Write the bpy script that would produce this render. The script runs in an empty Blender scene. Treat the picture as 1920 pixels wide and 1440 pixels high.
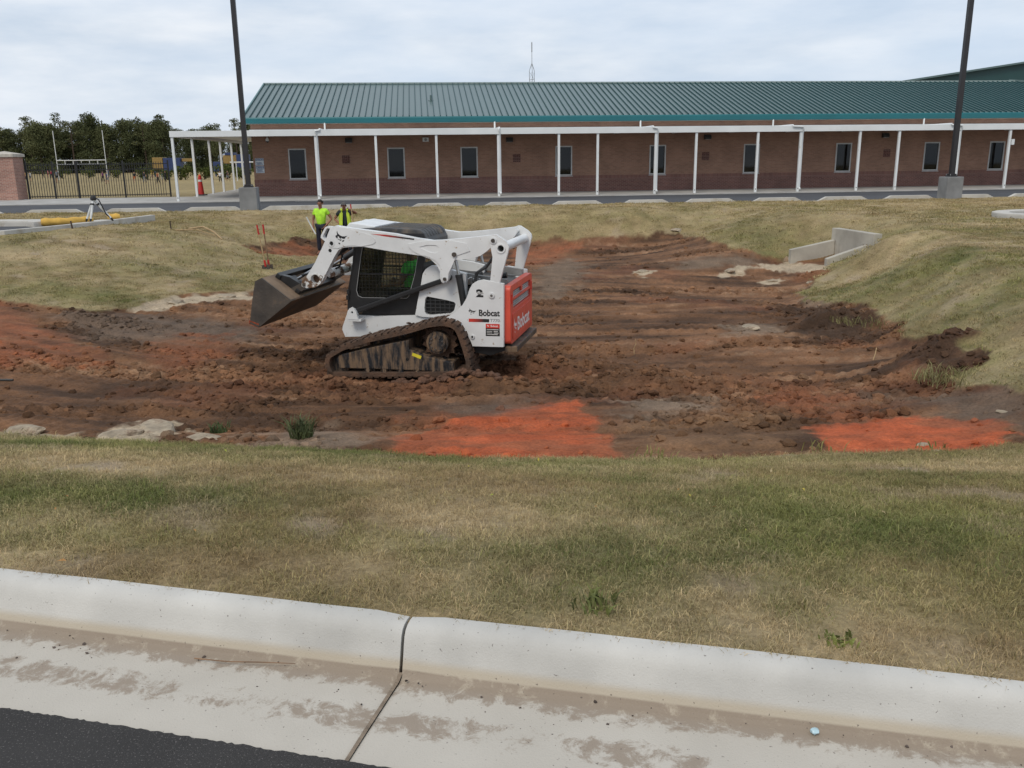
import bpy, bmesh, math, random
import numpy as np
from mathutils import Vector, Matrix
from mathutils.geometry import tessellate_polygon
random.seed(7); RNG = np.random.default_rng(7)
SC = bpy.context.scene; COL = SC.collection
SC.render.engine = 'CYCLES'; SC.cycles.use_denoising = True
SC.cycles.max_bounces = 6; SC.cycles.transparent_max_bounces = 12
# ---------------------------------------------------------------- camera
cam_d = bpy.data.cameras.new('camera'); cam = bpy.data.objects.new('camera', cam_d); COL.objects.link(cam)
cam_d.sensor_fit = 'HORIZONTAL'; cam_d.sensor_width = 36.0; cam_d.lens = 30.75
cam_d.clip_start = 0.05; cam_d.clip_end = 3000
PITCH, ROLL = math.radians(14.458), math.radians(0.6756)
cam.location = (0, 0, 1.65)
cam.rotation_euler = (Matrix.Rotation(math.pi/2 - PITCH, 3, 'X') @ Matrix.Rotation(-ROLL, 3, 'Z')).to_euler()
SC.camera = cam
# ---------------------------------------------------------------- sky, sun, exposure
SUN_EL, SUN_AZ = math.radians(50), math.radians(205)      # azimuth from +Y, clockwise: behind the camera, to the left
w = bpy.data.worlds.new('World'); SC.world = w; w.use_nodes = True
nt = w.node_tree; nt.nodes.clear()
def wn(t, **k):
    n = nt.nodes.new(t)
    for a, v in k.items(): setattr(n, a, v)
    return n
sky = wn('ShaderNodeTexSky', sky_type='NISHITA', sun_disc=False, sun_elevation=SUN_EL, sun_rotation=SUN_AZ, air_density=1.0, dust_density=2.0)
scl = wn('ShaderNodeVectorMath', operation='SCALE'); scl.inputs['Scale'].default_value = 0.11
nt.links.new(sky.outputs[0], scl.inputs[0])
geo = wn('ShaderNodeTexCoord')
mp = wn('ShaderNodeMapping'); mp.inputs['Scale'].default_value = (1.6, 1.6, 6.5); mp.inputs['Location'].default_value = (3.1, 0.4, 0.2)
nt.links.new(geo.outputs['Generated'], mp.inputs[0])
n1 = wn('ShaderNodeTexNoise'); n1.inputs['Scale'].default_value = 1.5; n1.inputs['Detail'].default_value = 6; n1.inputs['Roughness'].default_value = .5; n1.inputs['Distortion'].default_value = .35
nt.links.new(mp.outputs[0], n1.inputs['Vector'])
n2 = wn('ShaderNodeTexNoise'); n2.inputs['Scale'].default_value = 3.7; n2.inputs['Detail'].default_value = 7; n2.inputs['Roughness'].default_value = .55
nt.links.new(mp.outputs[0], n2.inputs['Vector'])
r1 = wn('ShaderNodeValToRGB'); r1.color_ramp.elements[0].position = .3; r1.color_ramp.elements[1].position = .62
nt.links.new(n1.outputs['Fac'], r1.inputs[0])
r2 = wn('ShaderNodeValToRGB'); e = r2.color_ramp.elements; e[0].position = .28; e[0].color = (.52, .615, .735, 1); e[1].position = .66; e[1].color = (.79, .83, .88, 1)
nt.links.new(n2.outputs['Fac'], r2.inputs[0])
cl = wn('ShaderNodeMix', data_type='RGBA'); cl.inputs[0].default_value = .9
blue = wn('ShaderNodeMix', data_type='RGBA'); blue.inputs[0].default_value = .32
blue.inputs[7].default_value = (.60, .72, .90, 1); nt.links.new(scl.outputs[0], blue.inputs[7] if False else blue.inputs[6])
blue.inputs[0].default_value = .75
cover = wn('ShaderNodeMath', operation='MULTIPLY_ADD'); cover.inputs[1].default_value = .62; cover.inputs[2].default_value = .36
nt.links.new(r1.outputs[0], cover.inputs[0])
nt.links.new(cover.outputs[0], cl.inputs[0]); nt.links.new(blue.outputs[2], cl.inputs[6]); nt.links.new(r2.outputs[0], cl.inputs[7])
bg = wn('ShaderNodeBackground'); bg.inputs['Strength'].default_value = 1.0
nt.links.new(cl.outputs[2], bg.inputs['Color'])
wo = wn('ShaderNodeOutputWorld'); nt.links.new(bg.outputs[0], wo.inputs[0])
sd = bpy.data.lights.new('sun', 'SUN'); sd.energy = 1.5; sd.angle = math.radians(20); sd.color = (1, .90, .76)
sun = bpy.data.objects.new('sun', sd); COL.objects.link(sun)
sv = Vector((math.sin(SUN_AZ)*math.cos(SUN_EL), math.cos(SUN_AZ)*math.cos(SUN_EL), math.sin(SUN_EL)))
sun.rotation_euler = sv.to_track_quat('Z', 'Y').to_euler(); sun.location = (0, -5, 20)
vs = SC.view_settings; vs.view_transform = 'Standard'; vs.look = 'None'; vs.exposure = 0.12; vs.gamma = 1; vs.use_curve_mapping = False
# ---------------------------------------------------------------- helpers
def link(name, me, mat=None, parent=None, loc=None, smooth=False):
    o = bpy.data.objects.new(name, me); COL.objects.link(o)
    if mat is not None and not me.materials: me.materials.append(mat)
    if parent is not None: o.parent = parent
    if loc is not None: o.location = loc
    if smooth: me.polygons.foreach_set('use_smooth', [True]*len(me.polygons))
    return o
def tag(o, label, cat, group=None):
    o['label'] = label; o['category'] = cat
    if group: o['group'] = group
    return o
def empty(name, loc=(0, 0, 0), rz=0, label=None, cat=None, group=None, parent=None):
    o = bpy.data.objects.new(name, None); COL.objects.link(o); o.location = loc; o.rotation_euler = (0, 0, rz); o.empty_display_size = .1
    if parent is not None: o.parent = parent
    if label: tag(o, label, cat, group)
    return o
def struct(o): o['kind'] = 'structure'; return o
def stuff(o): o['kind'] = 'stuff'; return o
def copytree(o, parent=None):
    c = o.copy(); COL.objects.link(c)
    if parent is not None: c.parent = parent
    for ch in list(o.children): copytree(ch, c)
    return c
class B:
    """collects shapes into one mesh"""
    def __init__(s): s.v = []; s.f = []
    def add(s, v, f):
        n = len(s.v); s.v += [tuple(p) for p in v]; s.f += [tuple(i+n for i in q) for q in f]; return s
    def box(s, a, b, M=None):
        x0, y0, z0 = a; x1, y1, z1 = b
        v = [Vector(p) for p in ((x0,y0,z0),(x1,y0,z0),(x1,y1,z0),(x0,y1,z0),(x0,y0,z1),(x1,y0,z1),(x1,y1,z1),(x0,y1,z1))]
        if M is not None: v = [M @ p for p in v]
        return s.add(v, [(3,2,1,0),(4,5,6,7),(0,1,5,4),(1,2,6,5),(2,3,7,6),(3,0,4,7)])
    def tube(s, pts, r, seg=10, cap=True):
        pts = [Vector(p) for p in pts]; rs = r if isinstance(r, (list, tuple)) else [r]*len(pts)
        rings = []; prev = None
        for i, p in enumerate(pts):
            d = (pts[min(i+1, len(pts)-1)] - pts[max(i-1, 0)]).normalized()
            if prev is None:
                a = Vector((0, 0, 1)) if abs(d.z) < .9 else Vector((1, 0, 0)); x = d.cross(a).normalized()
            else:
                x = (prev - d*prev.dot(d)).normalized()
            prev = x; y = d.cross(x)
            rings.append([p + (x*math.cos(2*math.pi*k/seg) + y*math.sin(2*math.pi*k/seg))*rs[i] for k in range(seg)])
        v = [q for g in rings for q in g]; f = []
        for i in range(len(pts)-1):
            for k in range(seg): f.append((i*seg+k, i*seg+(k+1) % seg, (i+1)*seg+(k+1) % seg, (i+1)*seg+k))
        if cap: f += [tuple(range(seg))[::-1], tuple((len(pts)-1)*seg+k for k in range(seg))]
        return s.add(v, f)
    def disc(s, c, axis, r, h, seg=20):
        c = Vector(c); ax = Vector(axis).normalized(); return s.tube([c, c+ax*h], r, seg)
    def prism(s, poly, y0, y1, holes=(), fn=None):
        """2-D outline(s) in the x-z plane extruded along y"""
        fn = fn or (lambda a, y, b: (a, y, b))
        loops = [list(poly)] + [list(h) for h in holes]
        flat = [p for L in loops for p in L]; n = len(flat)
        tris = tessellate_polygon([[Vector((p[0], p[1], 0)) for p in L] for L in loops])
        v = [fn(p[0], y0, p[1]) for p in flat] + [fn(p[0], y1, p[1]) for p in flat]
        f = []
        def ar(t): (a, b, c) = [flat[i] for i in t]; return (b[0]-a[0])*(c[1]-a[1])-(b[1]-a[1])*(c[0]-a[0])
        for t in tris:
            t = t if ar(t) > 0 else t[::-1]
            f.append(tuple(t)); f.append(tuple(i+n for i in t[::-1]))
        o = 0
        for L in loops:
            m = len(L)
            for k in range(m): f.append((o+k, o+(k+1) % m, n+o+(k+1) % m, n+o+k))
            o += m
        return s.add(v, f)
    def build(s, name, mat, parent=None, smooth=False, bevel=0, loc=None):
        me = bpy.data.meshes.new(name); me.from_pydata(s.v, [], s.f)
        bm = bmesh.new(); bm.from_mesh(me); bmesh.ops.recalc_face_normals(bm, faces=bm.faces)
        if bevel:
            ed = [e for e in bm.edges if len(e.link_faces) == 2 and e.calc_face_angle(0) > .5]
            bmesh.ops.bevel(bm, geom=ed, offset=bevel, segments=2, affect='EDGES', profile=.7, clamp_overlap=True)
        bm.to_mesh(me); bm.free()
        o = link(name, me, mat, parent, loc)
        if smooth:
            me.polygons.foreach_set('use_smooth', [True]*len(me.polygons)); me.set_sharp_from_angle(angle=.7)
        return o
def circ(c, r, n=16): return [(c[0]+r*math.cos(2*math.pi*k/n), c[1]+r*math.sin(2*math.pi*k/n)) for k in range(n)]
def text_mesh(txt, size=1.0, bold=0.0, sx=1.0, shear=0):
    cu = bpy.data.curves.new('t', 'FONT'); cu.body = txt; cu.size = size; cu.offset = bold; cu.shear = shear; cu.align_x = 'LEFT'; cu.fill_mode = 'BOTH'; cu.resolution_u = 3; cu.extrude = 0
    o = bpy.data.objects.new('t', cu); COL.objects.link(o); bpy.context.view_layer.update()
    me = bpy.data.meshes.new_from_object(o.evaluated_get(bpy.context.evaluated_depsgraph_get()))
    v = [(p.co.x*sx, p.co.y) for p in me.vertices]; f = [tuple(p.vertices) for p in me.polygons]
    bpy.data.objects.remove(o); bpy.data.curves.remove(cu); bpy.data.meshes.remove(me)
    return v, f
# ---------------------------------------------------------------- materials
def mat(name, col, rough=.7, var=.15, scale=6.0, bump=0.0, bscale=40.0, metal=0.0, spec=.5, bevel=0.0, col2=None, stain=None, coord='Object', detail=5, stretch=None):
    m = bpy.data.materials.new(name); m.use_nodes = True; t = m.node_tree; p = t.nodes['Principled BSDF']; N = t.nodes.new; K = t.links.new
    p.inputs['Roughness'].default_value = rough; p.inputs['Metallic'].default_value = metal; p.inputs['Specular IOR Level'].default_value = spec
    tc = N('ShaderNodeTexCoord'); no = N('ShaderNodeTexNoise'); no.inputs['Scale'].default_value = scale; no.inputs['Detail'].default_value = detail
    K(tc.outputs[coord], no.inputs['Vector'])
    c2 = col2 or tuple(max(0, c*(1-2*var)) for c in col)
    mx = N('ShaderNodeMix'); mx.data_type = 'RGBA'; mx.inputs[6].default_value = (*c2, 1); mx.inputs[7].default_value = (*(col if col2 else [min(1, c*(1+var*.4)) for c in col]), 1)
    rp = N('ShaderNodeMapRange'); rp.inputs[1].default_value = .3; rp.inputs[2].default_value = .7; K(no.outputs['Fac'], rp.inputs[0]); K(rp.outputs[0], mx.inputs[0])
    out = mx.outputs[2]
    if stain:                                      # (colour, noise scale, threshold, softness)
        sc_, ss, th, so = stain
        n3 = N('ShaderNodeTexNoise'); n3.inputs['Scale'].default_value = ss; n3.inputs['Detail'].default_value = 8; n3.inputs['Roughness'].default_value = .65; sm_ = N('ShaderNodeMapping'); sm_.inputs['Scale'].default_value = stretch or (1, 1, 1); K(tc.outputs[coord], sm_.inputs[0]); K(sm_.outputs[0], n3.inputs['Vector'])
        r3 = N('ShaderNodeMapRange'); r3.inputs[1].default_value = th; r3.inputs[2].default_value = th+so; K(n3.outputs['Fac'], r3.inputs[0])
        m3 = N('ShaderNodeMix'); m3.data_type = 'RGBA'; K(r3.outputs[0], m3.inputs[0]); K(out, m3.inputs[6]); m3.inputs[7].default_value = (*sc_, 1); out = m3.outputs[2]
        r4 = N('ShaderNodeMapRange'); K(r3.outputs[0], r4.inputs[0]); r4.inputs[3].default_value = rough; r4.inputs[4].default_value = .9; K(r4.outputs[0], p.inputs['Roughness'])
    K(out, p.inputs['Base Color'])
    nrm = None
    if bevel:
        bv = N('ShaderNodeBevel'); bv.samples = 3; bv.inputs['Radius'].default_value = bevel; nrm = bv.outputs[0]
    if bump:
        bn = N('ShaderNodeTexNoise'); bn.inputs['Scale'].default_value = bscale; bn.inputs['Detail'].default_value = 6; K(tc.outputs[coord], bn.inputs['Vector'])
        bp = N('ShaderNodeBump'); bp.inputs['Strength'].default_value = bump; bp.inputs['Distance'].default_value = .02; K(bn.outputs['Fac'], bp.inputs['Height'])
        if nrm is not None: K(nrm, bp.inputs['Normal'])
        nrm = bp.outputs[0]
    if nrm is not None: K(nrm, p.inputs['Normal'])
    return m
MUD = (.13, .075, .045)
M = {}
M['white'] = mat('white_paint', (.72, .73, .73), .34, .07, 3, bevel=.006, stain=((.36, .28, .20), 13, .63, .06))
M['whitemud'] = mat('muddy_white_paint', (.70, .70, .68), .4, .06, 3, bevel=.006, stain=(MUD, 9, .50, .06))
M['black'] = mat('black_paint', (.018, .018, .019), .42, .2, 8, bevel=.005, stain=((.10, .07, .05), 4, .62, .12))
M['blackmud'] = mat('mud_caked_black_steel', (.016, .018, .022), .45, .2, 8, bump=.3, bscale=30, stain=((.165, .108, .066), 11, .43, .16), stretch=(1.5, 1, .25))
M['rubber'] = mat('muddy_rubber', (.12, .066, .040), .92, .3, 7, bump=.7, bscale=38, col2=(.055, .036, .026))
M['steel'] = mat('bare_steel', (.45, .45, .45), .28, .2, 10, metal=.9)
M['bucket'] = mat('worn_bucket_steel', (.105, .085, .068), .62, .3, 3.2, bump=.25, bscale=25, metal=.15, col2=(.040, .034, .030), stain=((.19, .12, .075), 3.2, .56, .1))
M['bucketin'] = mat('clay_smeared_bucket_steel', (.24, .165, .105), .8, .3, 5, bump=.3, bscale=25, col2=(.12, .085, .06))
M['red'] = mat('red_orange_paint', (.66, .088, .052), .45, .08, 4, bevel=.012, stain=((.46, .16, .10), 6, .56, .2))
M['ink'] = mat('black_decal', (.012, .012, .012), .5, .05)
M['redink'] = mat('red_decal', (.60, .035, .02), .5, .05)
M['whiteink'] = mat('white_decal', (.75, .74, .72), .5, .05)
M['greyink'] = mat('grey_decal', (.30, .30, .30), .5, .05)
M['yellow'] = mat('yellow_sticker', (.72, .60, .04), .5, .1)
M['darkgrey'] = mat('dark_grey_plastic', (.055, .057, .06), .55, .2, 6, bevel=.01, stain=((.20, .16, .12), 2.5, .52, .2))
M['hoodgrey'] = mat('grey_hood_paint', (.22, .22, .215), .5, .2, 6)
def glass(name, tint, gl=.22):
    m = bpy.data.materials.new(name); m.use_nodes = True; t = m.node_tree; t.nodes.clear(); N = t.nodes.new; K = t.links.new
    tr = N('ShaderNodeBsdfTransparent'); tr.inputs[0].default_value = (*tint, 1); g = N('ShaderNodeBsdfGlossy'); g.inputs['Roughness'].default_value = .03
    fr = N('ShaderNodeFresnel'); fr.inputs[0].default_value = 1.45; mx = N('ShaderNodeMixShader'); K(fr.outputs[0], mx.inputs[0]); K(tr.outputs[0], mx.inputs[1]); K(g.outputs[0], mx.inputs[2])
    o = N('ShaderNodeOutputMaterial'); K(mx.outputs[0], o.inputs[0]); return m
M['cabglass'] = glass('tinted_cab_glass', (.80, .86, .82))
M['winglass'] = glass('window_glass', (.30, .33, .34))
M['roomdark'] = mat('dark_room_wall', (.035, .036, .04), .9)
M['blind'] = mat('window_blind', (.12, .13, .13), .8)
M['alu'] = mat('mill_aluminium_frame', (.55, .55, .54), .45, .08, 5)
M['canopy'] = mat('white_canopy_paint', (.74, .76, .76), .45, .05, 1.2, stain=((.5, .47, .4), 1.6, .66, .12))
M['concrete'] = mat('concrete', (.40, .39, .37), .9, .12, 1.2, bump=.25, bscale=60, stain=((.27, .23, .19), 2.2, .57, .2))
M['basegrey'] = mat('cast_concrete_base', (.235, .24, .245), .9, .15, 2.0, bump=.2, bscale=50)
M['wall_conc'] = mat('formed_concrete', (.44, .41, .35), .9, .15, 1.8, bump=.15, bscale=40, stain=((.29, .26, .21), 3, .55, .25))
M['polemetal'] = mat('bronze_pole_paint', (.022, .020, .022), .4, .1)
M['teal'] = mat('teal_fascia_paint', (.008, .125, .145), .4, .06, 1)
M['asphalt'] = mat('asphalt', (.066, .062, .060), .88, .2, 3, bump=1.0, bscale=300, col2=(.044, .041, .040), stain=((.24, .22, .21), 150, .58, .06))
M['roadasphalt'] = mat('road_asphalt', (.062, .064, .072), .9, .15, .6, bump=.2, bscale=60)
M['roadpaint'] = mat('white_road_paint', (.62, .62, .60), .8, .1)
M['wood'] = mat('ash_handle_wood', (.46, .32, .17), .7, .2, 14)
M['oldwood'] = mat('weathered_wood', (.25, .15, .085), .8, .25, 14)
M['redplastic'] = mat('red_plastic', (.50, .025, .02), .5, .1)
M['orangeplastic'] = mat('orange_plastic', (.75, .10, .02), .5, .1)
M['yellowfab'] = mat('yellow_filter_fabric', (.66, .40, .08), .8, .12, 6, bump=.3)
M['pale_rock'] = mat('pale_rock', (.40, .33, .24), .95, .25, 9, bump=.7, bscale=30, stain=((.17, .11, .07), 6, .52, .15))
M['skin'] = mat('tanned_skin', (.30, .135, .085), .6, .1)
M['skinlight'] = mat('skin', (.45, .25, .17), .6, .1)
M['lime'] = mat('lime_shirt', (.46, .86, .05), .85, .15, 9, bump=1.0, bscale=7)
M['greenshirt'] = mat('green_shirt', (.14, .80, .14), .85, .1, 9, bump=.5, bscale=9)
M['denim'] = mat('dark_denim', (.016, .019, .035), .9, .2, 12)
M['darkshirt'] = mat('dark_shirt', (.020, .030, .030), .9, .2, 12)
M['vest'] = mat('yellow_green_vest', (.50, .66, .05), .8, .1, 9)
M['hair'] = mat('dark_hair', (.018, .012, .009), .8, .2)
M['capgrey'] = mat('grey_cap', (.11, .105, .10), .9, .2)
M['boot'] = mat('work_boot_leather', (.06, .035, .02), .8, .2)
# ---------------------------------------------------------------- ground
def _h(ix, iy, s):
    n = (ix.astype(np.int64)*374761393 + iy.astype(np.int64)*668265263 + s*1274126177) & 0xffffffff
    n = ((n ^ (n >> 13))*1274126177) & 0xffffffff
    return ((n ^ (n >> 16)) & 0xffff)/65535.0
def vnoise(x, y, s=0):
    ix = np.floor(x); iy = np.floor(y); fx = x-ix; fy = y-iy; fx = fx*fx*(3-2*fx); fy = fy*fy*(3-2*fy)
    a = _h(ix, iy, s); b = _h(ix+1, iy, s); c = _h(ix, iy+1, s); d = _h(ix+1, iy+1, s)
    return (a*(1-fx)+b*fx)*(1-fy)+(c*(1-fx)+d*fx)*fy
def fbm(x, y, sc, oc=4, s=0, g=.5):
    r = 0; a = 1; t = 0
    for o in range(oc):
        c, q = math.cos(o*1.1+s), math.sin(o*1.1+s)
        r = r+a*vnoise((x*c-y*q)*sc+17.3*o, (x*q+y*c)*sc+9.1*o, s+o*7); t += a; a *= g; sc *= 2.03
    return r/t
def sst(e0, e1, x): t = np.clip((x-e0)/(e1-e0), 0, 1); return t*t*(3-2*t)
def sdist(poly, x, y):
    """signed distance to a polygon, positive inside"""
    d = np.full(x.shape, 1e9); ins = np.zeros(x.shape, bool); n = len(poly)
    for i in range(n):
        ax, ay = poly[i]; bx, by = poly[(i+1) % n]; ex, ey = bx-ax, by-ay; L = ex*ex+ey*ey+1e-12
        t = np.clip(((x-ax)*ex+(y-ay)*ey)/L, 0, 1); d = np.minimum(d, (x-ax-t*ex)**2+(y-ay-t*ey)**2)
        c = ((ay > y) != (by > y)); xi = ex*(y-ay)/(ey if abs(ey) > 1e-9 else 1e-9)+ax; ins ^= c & (x < xi)
    d = np.sqrt(d); return np.where(ins, d, -d)
CP = np.array([[-17.75, 6.82, 0.13], [-17.45, 8.08, 0.02], [-11.91, 5.44, 0.13], [-11.61, 6.7, 0.02], [-7.04, 4.29, 0.13], [-6.74, 5.55, 0.02], [-3.15, 3.37, 0.13], [-2.85, 4.63, 0.02], [-1.2, 2.91, 0.13], [-0.9, 4.17, 0.02], [1.52, 2.26, 0.13], [1.82, 3.53, 0.02], [3.66, 1.76, 0.13], [3.96, 3.02, 0.02], [6.58, 1.07, 0.13], [6.88, 2.33, 0.02], [11.45, -0.08, 0.13], [11.75, 1.18, 0.02], [17.29, -1.46, 0.13], [17.59, -0.2, 0.02], [-4.58, 7.46, -0.72], [-3.61, 7.42, -0.74], [-2.38, 7.26, -0.76], [-1.19, 7.1, -0.78], [-0.01, 6.95, -0.8], [0.93, 6.92, -0.8], [1.95, 6.92, -0.78], [3.03, 6.84, -0.72], [4.19, 6.8, -0.66], [-9.0, 8.6, -0.72], [-14.0, 10.0, -0.6], [9.0, 7.4, -0.35], [14.0, 6.0, -0.0], [-5.65, 9.29, -0.98], [-4.52, 9.38, -1.02], [-3.0, 9.24, -1.06], [-1.3, 9.74, -1.1], [0.24, 9.67, -1.1], [1.94, 9.0, -1.05], [3.54, 8.7, -0.98], [4.65, 8.22, -0.85], [-2.26, 11.6, -1.2], [-0.73, 11.67, -1.2], [0.35, 13.78, -1.2], [2.04, 13.59, -1.18], [4.0, 13.09, -1.1], [4.76, 11.0, -1.03], [-5.08, 12.33, -1.15], [-6.43, 11.97, -1.05], [-7.86, 13.2, -0.98], [-6.81, 14.51, -1.08], [-5.23, 15.74, -1.14], [1.57, 17.98, -1.18], [4.05, 16.81, -1.13], [2.02, 23.22, -1.15], [5.37, 22.47, -1.1], [-0.82, 23.5, -1.15], [0.73, 28.05, -0.95], [4.08, 27.77, -0.88], [-6.01, 27.81, -1.1], [-4.61, 23.87, -1.15], [5.33, 28.23, -0.7], [-9.57, 16.27, -0.9], [-8.47, 16.42, -1.0], [-7.25, 16.63, -1.05], [-6.18, 18.06, -1.1], [-5.97, 20.46, -1.1], [-6.62, 24.92, -1.1], [-11.1, 19.08, -0.5], [-9.16, 19.89, -0.62], [-7.6, 21.66, -0.85], [-12.43, 21.55, -0.08], [-11.27, 23.22, -0.1], [-11.1, 26.55, -0.12], [-9.54, 24.11, -0.25], [-8.73, 26.03, -0.42], [-9.73, 29.16, -0.15], [-8.12, 28.33, -0.45], [-11.86, 30.18, -0.05], [-6.77, 28.24, -0.88], [-4.49, 28.96, -0.8], [-1.88, 29.15, -0.76], [-12.92, 32.92, -0.03], [-8.94, 32.78, -0.03], [-5.0, 32.65, -0.03], [-1.09, 32.52, -0.03], [2.79, 32.38, -0.03], [6.64, 32.25, -0.03], [10.57, 32.49, -0.03], [14.73, 33.1, -0.03], [18.83, 33.35, -0.03], [-6.42, 29.98, -0.42], [-2.8, 29.79, -0.36], [0.76, 29.18, -0.36], [4.2, 28.67, -0.28], [6.32, 23.5, -0.92], [7.47, 23.04, -1.08], [7.65, 21.17, -1.1], [6.14, 16.87, -1.06], [5.85, 13.64, -1.02], [5.68, 11.66, -0.9], [5.26, 9.63, -0.74], [5.16, 8.52, -0.62], [7.92, 19.04, -0.72], [6.69, 14.65, -0.72], [5.93, 11.35, -0.62], [5.7, 9.5, -0.5], [6.6, 12.74, -0.42], [6.16, 10.35, -0.3], [8.34, 19.6, -0.2], [7.95, 16.54, -0.12], [7.47, 13.73, -0.08], [7.26, 12.33, -0.06], [9.62, 20.11, -0.02], [11.17, 19.62, 0.0], [6.97, 26.13, -0.3], [8.15, 24.9, -0.3], [8.99, 24.78, -0.08], [7.29, 24.44, -0.62], [-30.0, 22.0, -0.02], [-30.0, 32.0, -0.02], [-20.0, 24.0, -0.02], [-20.0, 31.0, -0.02], [30.0, 10.0, -0.02], [30.0, 20.0, -0.02], [30.0, 32.0, -0.02], [20.0, 15.0, -0.02], [20.0, 25.0, -0.02], [15.0, 30.0, -0.02], [12.0, 12.0, -0.02], [-30.0, 12.0, -0.25], [-22.0, 16.0, -0.25], [14.0, 9.0, -0.02], [8.95, 22.4, -0.32], [8.3, 21.4, -0.74], [7.9, 21.45, -0.92], [8.0, 23.6, -0.82], [8.6, 23.65, -0.55], [9.1, 21.4, -0.35]])
def tps(CP, lam=.04):
    n = len(CP); X = CP[:, :2]; d = np.linalg.norm(X[:, None]-X[None], axis=2); K = np.where(d > 0, d*d*np.log(d+1e-12), 0)+lam*np.eye(n)
    P = np.c_[np.ones(n), X]; A = np.zeros((n+3, n+3)); A[:n, :n] = K; A[:n, n:] = P; A[n:, :n] = P.T
    return np.linalg.solve(A, np.r_[CP[:, 2], 0, 0, 0])
TW = tps(CP)
K0 = np.array([-1.98, 3.09]); KD = np.array([.9732, -.2300]); KN = np.array([.2300, .9732])     # back edge of the near kerb
BO = np.array([-12.526, 44.16]); BT = math.radians(5.75); BU = np.array([math.cos(BT), math.sin(BT)]); BN = np.array([-math.sin(BT), math.cos(BT)])
def base_h(x, y):
    z = np.full(x.shape, TW[-3])+TW[-2]*x+TW[-1]*y
    for (a, b, _), k in zip(CP, TW): d2 = (x-a)**2+(y-b)**2+1e-12; z += .5*k*d2*np.log(d2)
    z = np.clip(z, -1.35, np.where(y > 8, .0, .16))
    e = sst(22, 32, np.abs(x)); z = z*(1-e)
    return z
DIRT = [(-5.25, 7.41), (-4.81, 7.85), (-4.27, 7.76), (-3.57, 7.33), (-2.98, 7.37), (-2.52, 7.4), (-1.85, 7.02), (-1.21, 7.19), (-0.89, 6.84), (-0.27, 6.9), (0.61, 6.88), (1.02, 6.91), (1.48, 6.81), (2.03, 6.86), (2.6, 6.88), (3.21, 6.76), (3.62, 6.71), (4.16, 6.79), (4.66, 6.6), (5.47, 7.86), (5.17, 8.53), (5.11, 9.11), (5.01, 9.29), (5.13, 9.72), (5.36, 9.79), (5.53, 10.26), (5.71, 10.52), (5.92, 11.88), (5.79, 12.58), (6.02, 13.67), (6.15, 15.06), (6.04, 16.03), (5.91, 17.43), (6.39, 19.21), (7.07, 20.12), (7.68, 21.15), (7.95, 21.67), (7.53, 23.26), (6.6, 23.47), (5.93, 24.92), (5.61, 27.87), (5.23, 28.43), (4.62, 27.98), (2.41, 27.86), (0.74, 28.28), (-1.86, 28.82), (-4.5, 29.08), (-6.24, 29.0), (-7.1, 28.21), (-7.89, 25.76), (-7.19, 25.38), (-6.44, 26.73), (-5.8, 27.14), (-5.04, 26.13), (-5.22, 21.51), (-5.75, 20.55), (-5.66, 19.34), (-6.02, 18.97), (-7.0, 18.19), (-7.39, 16.72), (-7.85, 16.39), (-8.82, 16.54), (-9.79, 16.66), (-11.36, 16.76)]
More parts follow.
